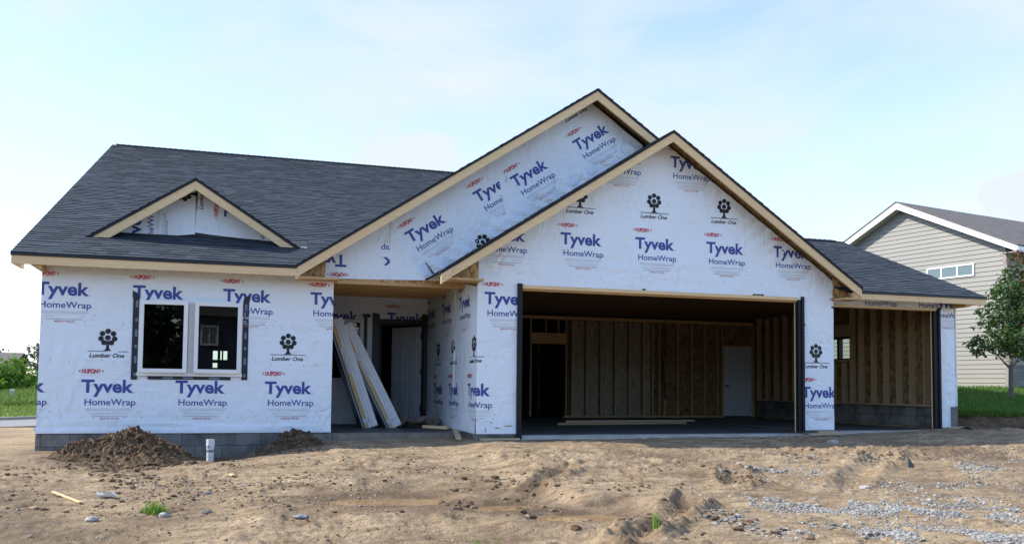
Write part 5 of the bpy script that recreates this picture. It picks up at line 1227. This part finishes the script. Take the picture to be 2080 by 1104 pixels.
def dirt_pile(name, cx, cy, rx, ry, h, label, seed, skew=0.0, extra=()):
    n = 120; rnd = random.Random(seed); mb = MB(); xs = np.linspace(-1.35, 1.35, n); X, Y = np.meshgrid(xs, xs)
    WX, WY = cx + X * rx, cy + Y * ry
    d = np.hypot(X + skew * Y, Y); ang = np.arctan2(Y, X)
    d = d * (1 + 0.14 * fbm(np.cos(ang) * 2 + seed, np.sin(ang) * 2, 1.0, 3, seed))
    prof = np.clip(1 - d, 0, 1) ** 0.92
    Z = h * prof
    for (ex, ey, er, eh) in extra: Z = np.maximum(Z, eh * np.clip(1 - np.hypot((WX - ex) / er, (WY - ey) / (er * .8)), 0, 1) ** .8)
    rough = (0.10 * np.abs(fbm(WX, WY, 5.0, 3, seed + 3)) + 0.11 * np.abs(fbm(WX, WY, 11, 3, seed + 5, .7)) + 0.05 * fbm(WX, WY, 40, 2, seed + 7)) * np.clip(Z / .12, 0, 1)
    G = base_h(WX, WY) - 0.0
    G = terrain(WX, np.minimum(WY, -0.02))
    Z = G + Z + rough - 0.05 * (Z <= 0.001)
    Z = np.where(WY > -0.02, np.minimum(Z, -0.02), Z)
    for i in range(n - 1):
        for j in range(n - 1):
            if max(WY[i, j], WY[i + 1, j]) > 0.05: continue
            mb.face([(WX[a], WY[a], Z[a]) for a in ((i, j), (i, j + 1), (i + 1, j + 1), (i + 1, j))])
    for _ in range(520):
        a = rnd.uniform(0, 6.28); q = rnd.random() ** .6 * 1.12; x, y = cx + rx * q * math.cos(a), cy + ry * q * math.sin(a)
        if y > -0.08: continue
        jx = int(round((x - WX[0, 0]) / (WX[0, 1] - WX[0, 0]))); jy = int(round((y - WY[0, 0]) / (WY[1, 0] - WY[0, 0])))
        if 0 <= jx < n and 0 <= jy < n: lump_mesh(mb, (x, y, Z[jy, jx] + .005), rnd.choice((.010, .014, .02, .03, .045)) * rnd.uniform(.7, 1.2), rnd, .8, rnd.random(), 1, .32)
    o = mb.build(name, 'soil_pile', None); tag(o, label, 'dirt pile', 'soil heaps by the foundation')
dirt_pile('dirt_pile', 1.58, -0.80, 0.86, 0.78, 0.37, 'big brown dirt pile left of the white pipe against the block foundation', 3, 0.1, extra=((2.1, -.9, .5, .20), (0.95, -.95, .5, .20), (1.9, -1.55, .45, .10)))
dirt_pile('dirt_pile', 3.95, -0.36, 0.44, 0.42, 0.20, 'small brown dirt pile by the right end of the block foundation', 9, 0.15, extra=((3.55, -.45, .42, .09),))
# cleanout pipe
pp = empty('vent_pipe', (2.68, -0.62, -0.5)); tag(pp, 'short white plastic pipe standing in the hole between the dirt piles', 'pipe')
mb = MB(); mb.tube([(2.68, -.62, -.7), (2.68, -.62, -.07)], 0.056, 18); part(mb, 'pipe', 'pvc_white', pp, smooth=False)
mb = MB(); mb.tube([(2.68, -.62, -.17), (2.68, -.62, -.065)], 0.064, 18); part(mb, 'coupling', 'pvc_white', pp)
mb = MB(); mb.tube([(2.68, -.62, -.262), (2.68, -.62, -.225)], 0.0585, 18); mb.face([(2.645, -.676, -.16), (2.665, -.681, -.13), (2.668, -.682, -.19), (2.64, -.675, -.21)]); part(mb, 'blue_band', 'rock_blue_grey', pp)

# two wrapped door units leaning in the porch
def leaning(p, q, label, seed):
    p, q = Vector(p), Vector(q); t = empty('door_unit', p); tag(t, label, 'door unit', 'packaged units leaning in the porch'); rnd = random.Random(seed)
    d = (q - p).normalized(); f = Vector((0.12, -1, 0.0)); f = (f - d * f.dot(d)).normalized(); r = d.cross(f).normalized(); r = r if r.x > 0 else -r
    L = (q - p).length
    def bx(r0, r1, f0, f1, l0=0.0, l1=None):
        l1 = L if l1 is None else l1; mb = MB(); o = p + d * l0
        mb.prism([o + r * r0 + f * f0, o + r * r1 + f * f0, o + r * r1 + f * f1, o + r * r0 + f * f1], d * (l1 - l0)); return mb
    part(bx(-.125, -.05, -.06, .05), 'wood_jamb', 'pine_trim', t)
    mb = bx(-.05, .10, -.06, .055); part(mb, 'white_frame', 'metal_white', t)
    part(bx(.0, .018, .055, .072), 'rib', 'metal_white', t); part(bx(.05, .062, .055, .066), 'rib', 'metal_white', t)
    part(bx(.085, .125, -.06, .03), 'rib', 'metal_white', t)
    part(bx(-.16, -.125, -.35, .0, .02, L * .97), 'glass_pane', 'neighbour_glass', t)
    for (l0, l1, a, b_) in ((L * .66, L * .74, -.115, -.02), (L * .50, L * .64, -.095, -.035), (L * .05, L * .085, -.13, .0)):
        part(bx(a, b_, .05, .062, l0, l1), 'clear_film', 'clear_film', t)
leaning((5.50, 1.65, 0.0), (4.83, 1.95, 2.03), 'left of two long white and wood units leaning in the porch', 1)
leaning((5.96, 1.65, 0.0), (5.03, 2.0, 1.93), 'right of two long white and wood units leaning in the porch', 2)
# crumpled cardboard by the door
rnd = random.Random(31)
def crumple(name, c, size, mat, label, cat, seed, n=9, flat=.6):
    rnd = random.Random(seed); mb = MB()
    P = [[Vector((c[0] + size[0] * (i / (n - 1) - .5) + rnd.uniform(-.03, .03) * size[0] * 2, c[1] + size[1] * (j / (n - 1) - .5) + rnd.uniform(-.05, .05) * size[1], c[2] + size[2] * abs(math.sin(i * 1.9 + seed) * math.cos(j * 1.3 + seed * 2)) * (flat + rnd.random() * (1 - flat)))) for j in range(n)] for i in range(n)]
    for i in range(n - 1):
        for j in range(n - 1): mb.prism([P[i][j], P[i + 1][j], P[i + 1][j + 1], P[i][j + 1]], (0, 0, .006))
    o = mb.build(name, mat, None); tag(o, label, cat); return o
crumple('crumpled_cardboard', (6.42, 1.75, 0.0), (.75, .5, .26), 'cardboard', 'crumpled brown cardboard heap in the porch corner by the door', 'cardboard', 3, 7)
crumple('cardboard_flap', (6.20, 2.1, 0.02), (.28, .2, .33), 'cardboard', 'torn cardboard piece standing beside the open white door', 'cardboard', 5, 5)
def plank(name, p, q, w, h, mat, label, cat='lumber', group=None):
    mb = MB(); p, q = Vector(p), Vector(q); mb.beam((0, 0, 0), q - p, w, h); o = mb.build(name, mat, None); o.location = p; tag(o, label, cat, group); return o
def onz(x, y, h): return (x, y, gz(x, y) + h)
plank('lumber_offcut', (6.74, 0.62, 0.035), (6.36, .95, .045), .14, .05, 'pine_trim', 'thick yellow offcut at the porch slab edge below the garage side wall')
plank('lumber_offcut', (6.58, -0.80, -0.075), (6.70, -.05, .02), .085, .045, 'weathered_lumber', 'short stud offcut pointing at the viewer before the garage corner')
plank('lumber_scrap', onz(6.9, -0.98, .03), onz(7.55, -1.06, .03), .07, .03, 'weathered_lumber', 'flat weathered strip on the ground below the left garage pier')
plank('lumber_scrap', onz(13.15, -1.12, .05), onz(13.95, -1.0, .05), .09, .035, 'weathered_lumber', 'lower flat strip stacked on the ground below the middle garage pier')
plank('lumber_scrap', onz(13.45, -.97, .08), onz(13.85, -.92, .08), .07, .03, 'weathered_lumber', 'upper short strip on the ground below the middle garage pier')
plank('lumber_scrap', onz(16.55, -.86, .03), onz(17.0, -.8, .03), .08, .03, 'weathered_lumber', 'short pale strip on the ground below the right garage pier')
plank('garage_lumber', (9.75, 3.1, -.01), (13.05, 3.45, -.01), .09, .045, 'pine_stud_shaded', 'long front board lying on the dark garage floor')
plank('garage_lumber', (10.0, 3.25, .035), (13.35, 3.62, .035), .09, .04, 'weathered_lumber', 'long pale board lying on top of another on the garage floor')
plank('wood_lath', onz(.98, -3.48, .02), onz(1.36, -4.05, .02), .035, .015, 'pine_trim', 'thin yellow lath lying on the dirt at lower left', 'lath')
plank('wood_chip', onz(3.72, -3.35, .02), onz(3.80, -3.36, .03), .05, .02, 'pine_trim', 'tiny orange wood chip on the dirt below the pipe', 'wood chip')
plank('wood_chip', onz(2.98, -2.9, .02), onz(3.02, -2.98, .03), .05, .02, 'pine_trim', 'small pale wood chip on the dirt left of the orange one', 'wood chip')
crumple('paper_scrap', onz(1.60, -3.80, .0), (.22, .12, .07), 'paper_white', 'torn white paper scrap on the dirt right of the thin lath', 'paper', 8, 5)
def rock(c, r, mat, label, seed, flat=.6, group=None):
    rnd = random.Random(seed); mb = MB(); lump_mesh(mb, (0, 0, 0), r, rnd, flat * .8, .5, 2, .16); o = mb.build('rock', mat, None); o.location = (c[0], c[1], gz(c[0], c[1]) + r * flat * .35); tag(o, label, 'rock', group)
rock((1.59, -4.84), .07, 'rock_pale', 'white rounded rock half buried at lower left', 1, .55)
rock((2.29, -4.76), .042, 'rock_pale', 'small pale stone at the foot of the grass tuft', 2, .9)
rock((2.74, -4.78), .065, 'rock_dark', 'dark grey stone on the dirt right of the grass tuft', 3, .45)
rock((3.70, -5.40), .10, 'rock_blue_grey', 'flat blue grey stone on the dirt at lower centre left', 4, .25)
rock((12.92, -2.08), .085, 'rock_pale', 'round grey stone on the dirt before the middle garage pier', 5, .7)
rock((10.78, -5.55), .06, 'rock_pale', 'pale stone on the dirt amid the upper gravel', 6, .6)
rock((2.72, -3.75), .055, 'rock_blue_grey', 'bluish flat stone on the dirt below the big dirt pile', 7, .4)
rock((.92, -4.2), .05, 'rock_tan', 'tan stone at the lower left below the lath', 8, .4)
cb_ = MB(); rnd = random.Random(5); cb_.prism([(0, 0, 0), (.14, .02, 0), (.07, .03, .12), (.01, .02, .16)], (.02, .05, 0)); o = cb_.build('concrete_shard', 'rock_dark', None); o.location = onz(12.5, -4.37, -.02); tag(o, 'upright grey concrete shard in the gravel at right', 'concrete shard')
# weeds
def weed(name, c, h, n, spread, label, seed, wd=.012, mat='bright_leaf'):
    rnd = random.Random(seed); t = MB(); z = gz(*c)
    for k in range(n):
        a = rnd.uniform(0, 6.28); q = rnd.random() ** .7 * spread; blade(t, (c[0] + q * math.cos(a), c[1] + q * math.sin(a), z - .01), h * rnd.uniform(.4, 1.0) * (1 - .4 * q / spread), wd, rnd.uniform(.02, .09), rnd.uniform(0, 6.28), min(1, max(0, rnd.gauss(.45, .25))))
        if k % 6 == 0: leaf(t, Vector((c[0] + q * math.cos(a), c[1] + q * math.sin(a), z + h * rnd.uniform(.2, .8))), .018, rnd, rnd.random())
    o = t.build(name, mat, None, tone=True); tag(o, label, 'weed'); return o
weed('grass_tuft', (2.18, -4.58), .16, 190, .13, 'bright green grass tuft on the bare dirt at lower left', 2)
weed('weed_plant', (7.03, -7.12), .22, 26, .05, 'single tall green weed stalk beside the deep tyre rut', 3, .010)
o = weed('low_weeds', (5.30, -6.75), .06, 70, .22, None, 4, .008); o.pop('category', None); tag(o, kind='stuff')

# ------------------------------------------------------------------ puddles, gravel and clods
for k, (c, rx, ry, z) in enumerate(PUDDLES):
    mb = MB(); n = 72; ring = []
    for i in range(n):
        a = 2 * math.pi * i / n; rs = np.linspace(0.2, 1.9, 69); xs = c[0] + rx * rs * math.cos(a); ys = c[1] + ry * rs * math.sin(a)
        dry = np.nonzero(terrain(xs, ys) > z + 0.003)[0]; r_ = rs[dry[0]] + 0.03 if len(dry) else 0.9
        ring.append((c[0] + rx * r_ * math.cos(a), c[1] + ry * r_ * math.sin(a), z))
    for i in range(n):
        mb.face([(c[0], c[1], z), ring[i], ring[(i + 1) % n]])
    o = mb.build('puddle', 'muddy_water', None); tag(o, kind='structure')
rnd = random.Random(99); mb = MB()
def scatter(mb, cx, cy, rx, ry, n, r0, r1, th=0.0, tone=(.2, 1)):
    ct, st_ = math.cos(th), math.sin(th); xs = []; ys = []
    for _ in range(n):
        a, q = rnd.gauss(0, .5), rnd.gauss(0, .5); xs.append(cx + rx * a * ct - ry * q * st_); ys.append(cy + rx * a * st_ + ry * q * ct)
    keep = fbm(np.array(xs), np.array(ys), 2.2, 3, 61)
    zs = terrain(np.array(xs), np.array(ys))
    for x, y, z, kp in zip(xs, ys, zs, keep):
        if kp < -0.12 or y > -1.0: continue
        r = r0 * (r1 / r0) ** (rnd.random() ** 1.7); lump_mesh(mb, (x, y, z + r * .15), r, rnd, .55, rnd.uniform(*tone), 1, .33)
TH = -0.3
scatter(mb, 10.2, -6.45, 1.9, .38, 5200, .007, .026, TH); scatter(mb, 9.6, -7.45, 1.6, .40, 4600, .007, .026, TH); scatter(mb, 10.6, -7.9, .9, .4, 2400, .007, .026, TH)
scatter(mb, 13.5, -4.6, .7, .45, 420, .014, .026, TH); scatter(mb, 15.2, -3.7, .9, .5, 480, .014, .026, TH); scatter(mb, 10.2, -4.4, .8, .25, 220, .012, .04, TH)
scatter(mb, 11.9, -5.4, 2.2, .9, 1700, .006, .028, TH); scatter(mb, 12.5, -3.8, 2.6, .8, 1200, .006, .028, TH); scatter(mb, 8.2, -6.6, .5, .3, 260, .012, .04, TH); scatter(mb, 11.6, -6.9, 1.2, .8, 1700, .007, .03, TH)
o = mb.build('gravel', 'gravel_stone', None, tone=True); tag(o, kind='stuff')
mb = MB()
scatter(mb, 5.0, -4.6, 5.0, 3.0, 1200, .006, .020, 0, (.3, 1)); scatter(mb, 3.0, -3.2, 3.0, 1.6, 700, .006, .022, 0, (.3, 1)); scatter(mb, 9, -3.0, 5, 1.6, 500, .006, .02, 0, (.3, 1))
o = mb.build('pebbles', 'gravel_stone', None, tone=True); tag(o, kind='stuff')
mb = MB()
scatter(mb, 2.2, -3.3, 2.6, 1.4, 700, .006, .038, 0, (0, 1)); scatter(mb, 4.6, -4.2, 3.4, 1.8, 800, .006, .034, 0, (0, 1)); scatter(mb, 7.3, -5.7, 1.2, 1.0, 380, .010, .055, .8, (0, 1)); scatter(mb, 5.9, -4.7, 1.0, .6, 220, .012, .06, .7, (0, 1))
scatter(mb, 8.0, -6.6, .6, .7, 240, .012, .065, .8, (0, 1)); scatter(mb, 9.4, -4.6, .5, .5, 120, .01, .05, .8, (0, 1)); scatter(mb, 12.8, -3.3, 2, .8, 260, .01, .05, 0, (0, 1)); scatter(mb, 1.6, -2.3, 1.5, .8, 260, .01, .06, 0, (0, 1)); scatter(mb, 4.2, -1.1, .8, .3, 120, .01, .04, 0, (0, 1))
scatter(mb, 5.0, -5.2, 4.5, 1.9, 2600, .004, .017, 0, (0, .9)); scatter(mb, 3.0, -3.0, 3.2, 1.4, 1500, .005, .020, 0, (0, .8)); scatter(mb, 1.6, -1.7, 1.3, .6, 500, .006, .04, 0, (0, .5)); scatter(mb, 8.5, -3.6, 3.5, 1.0, 900, .004, .018, 0, (0, .9))
o = mb.build('soil_clods', 'clod_soil', None, tone=True); tag(o, kind='stuff')
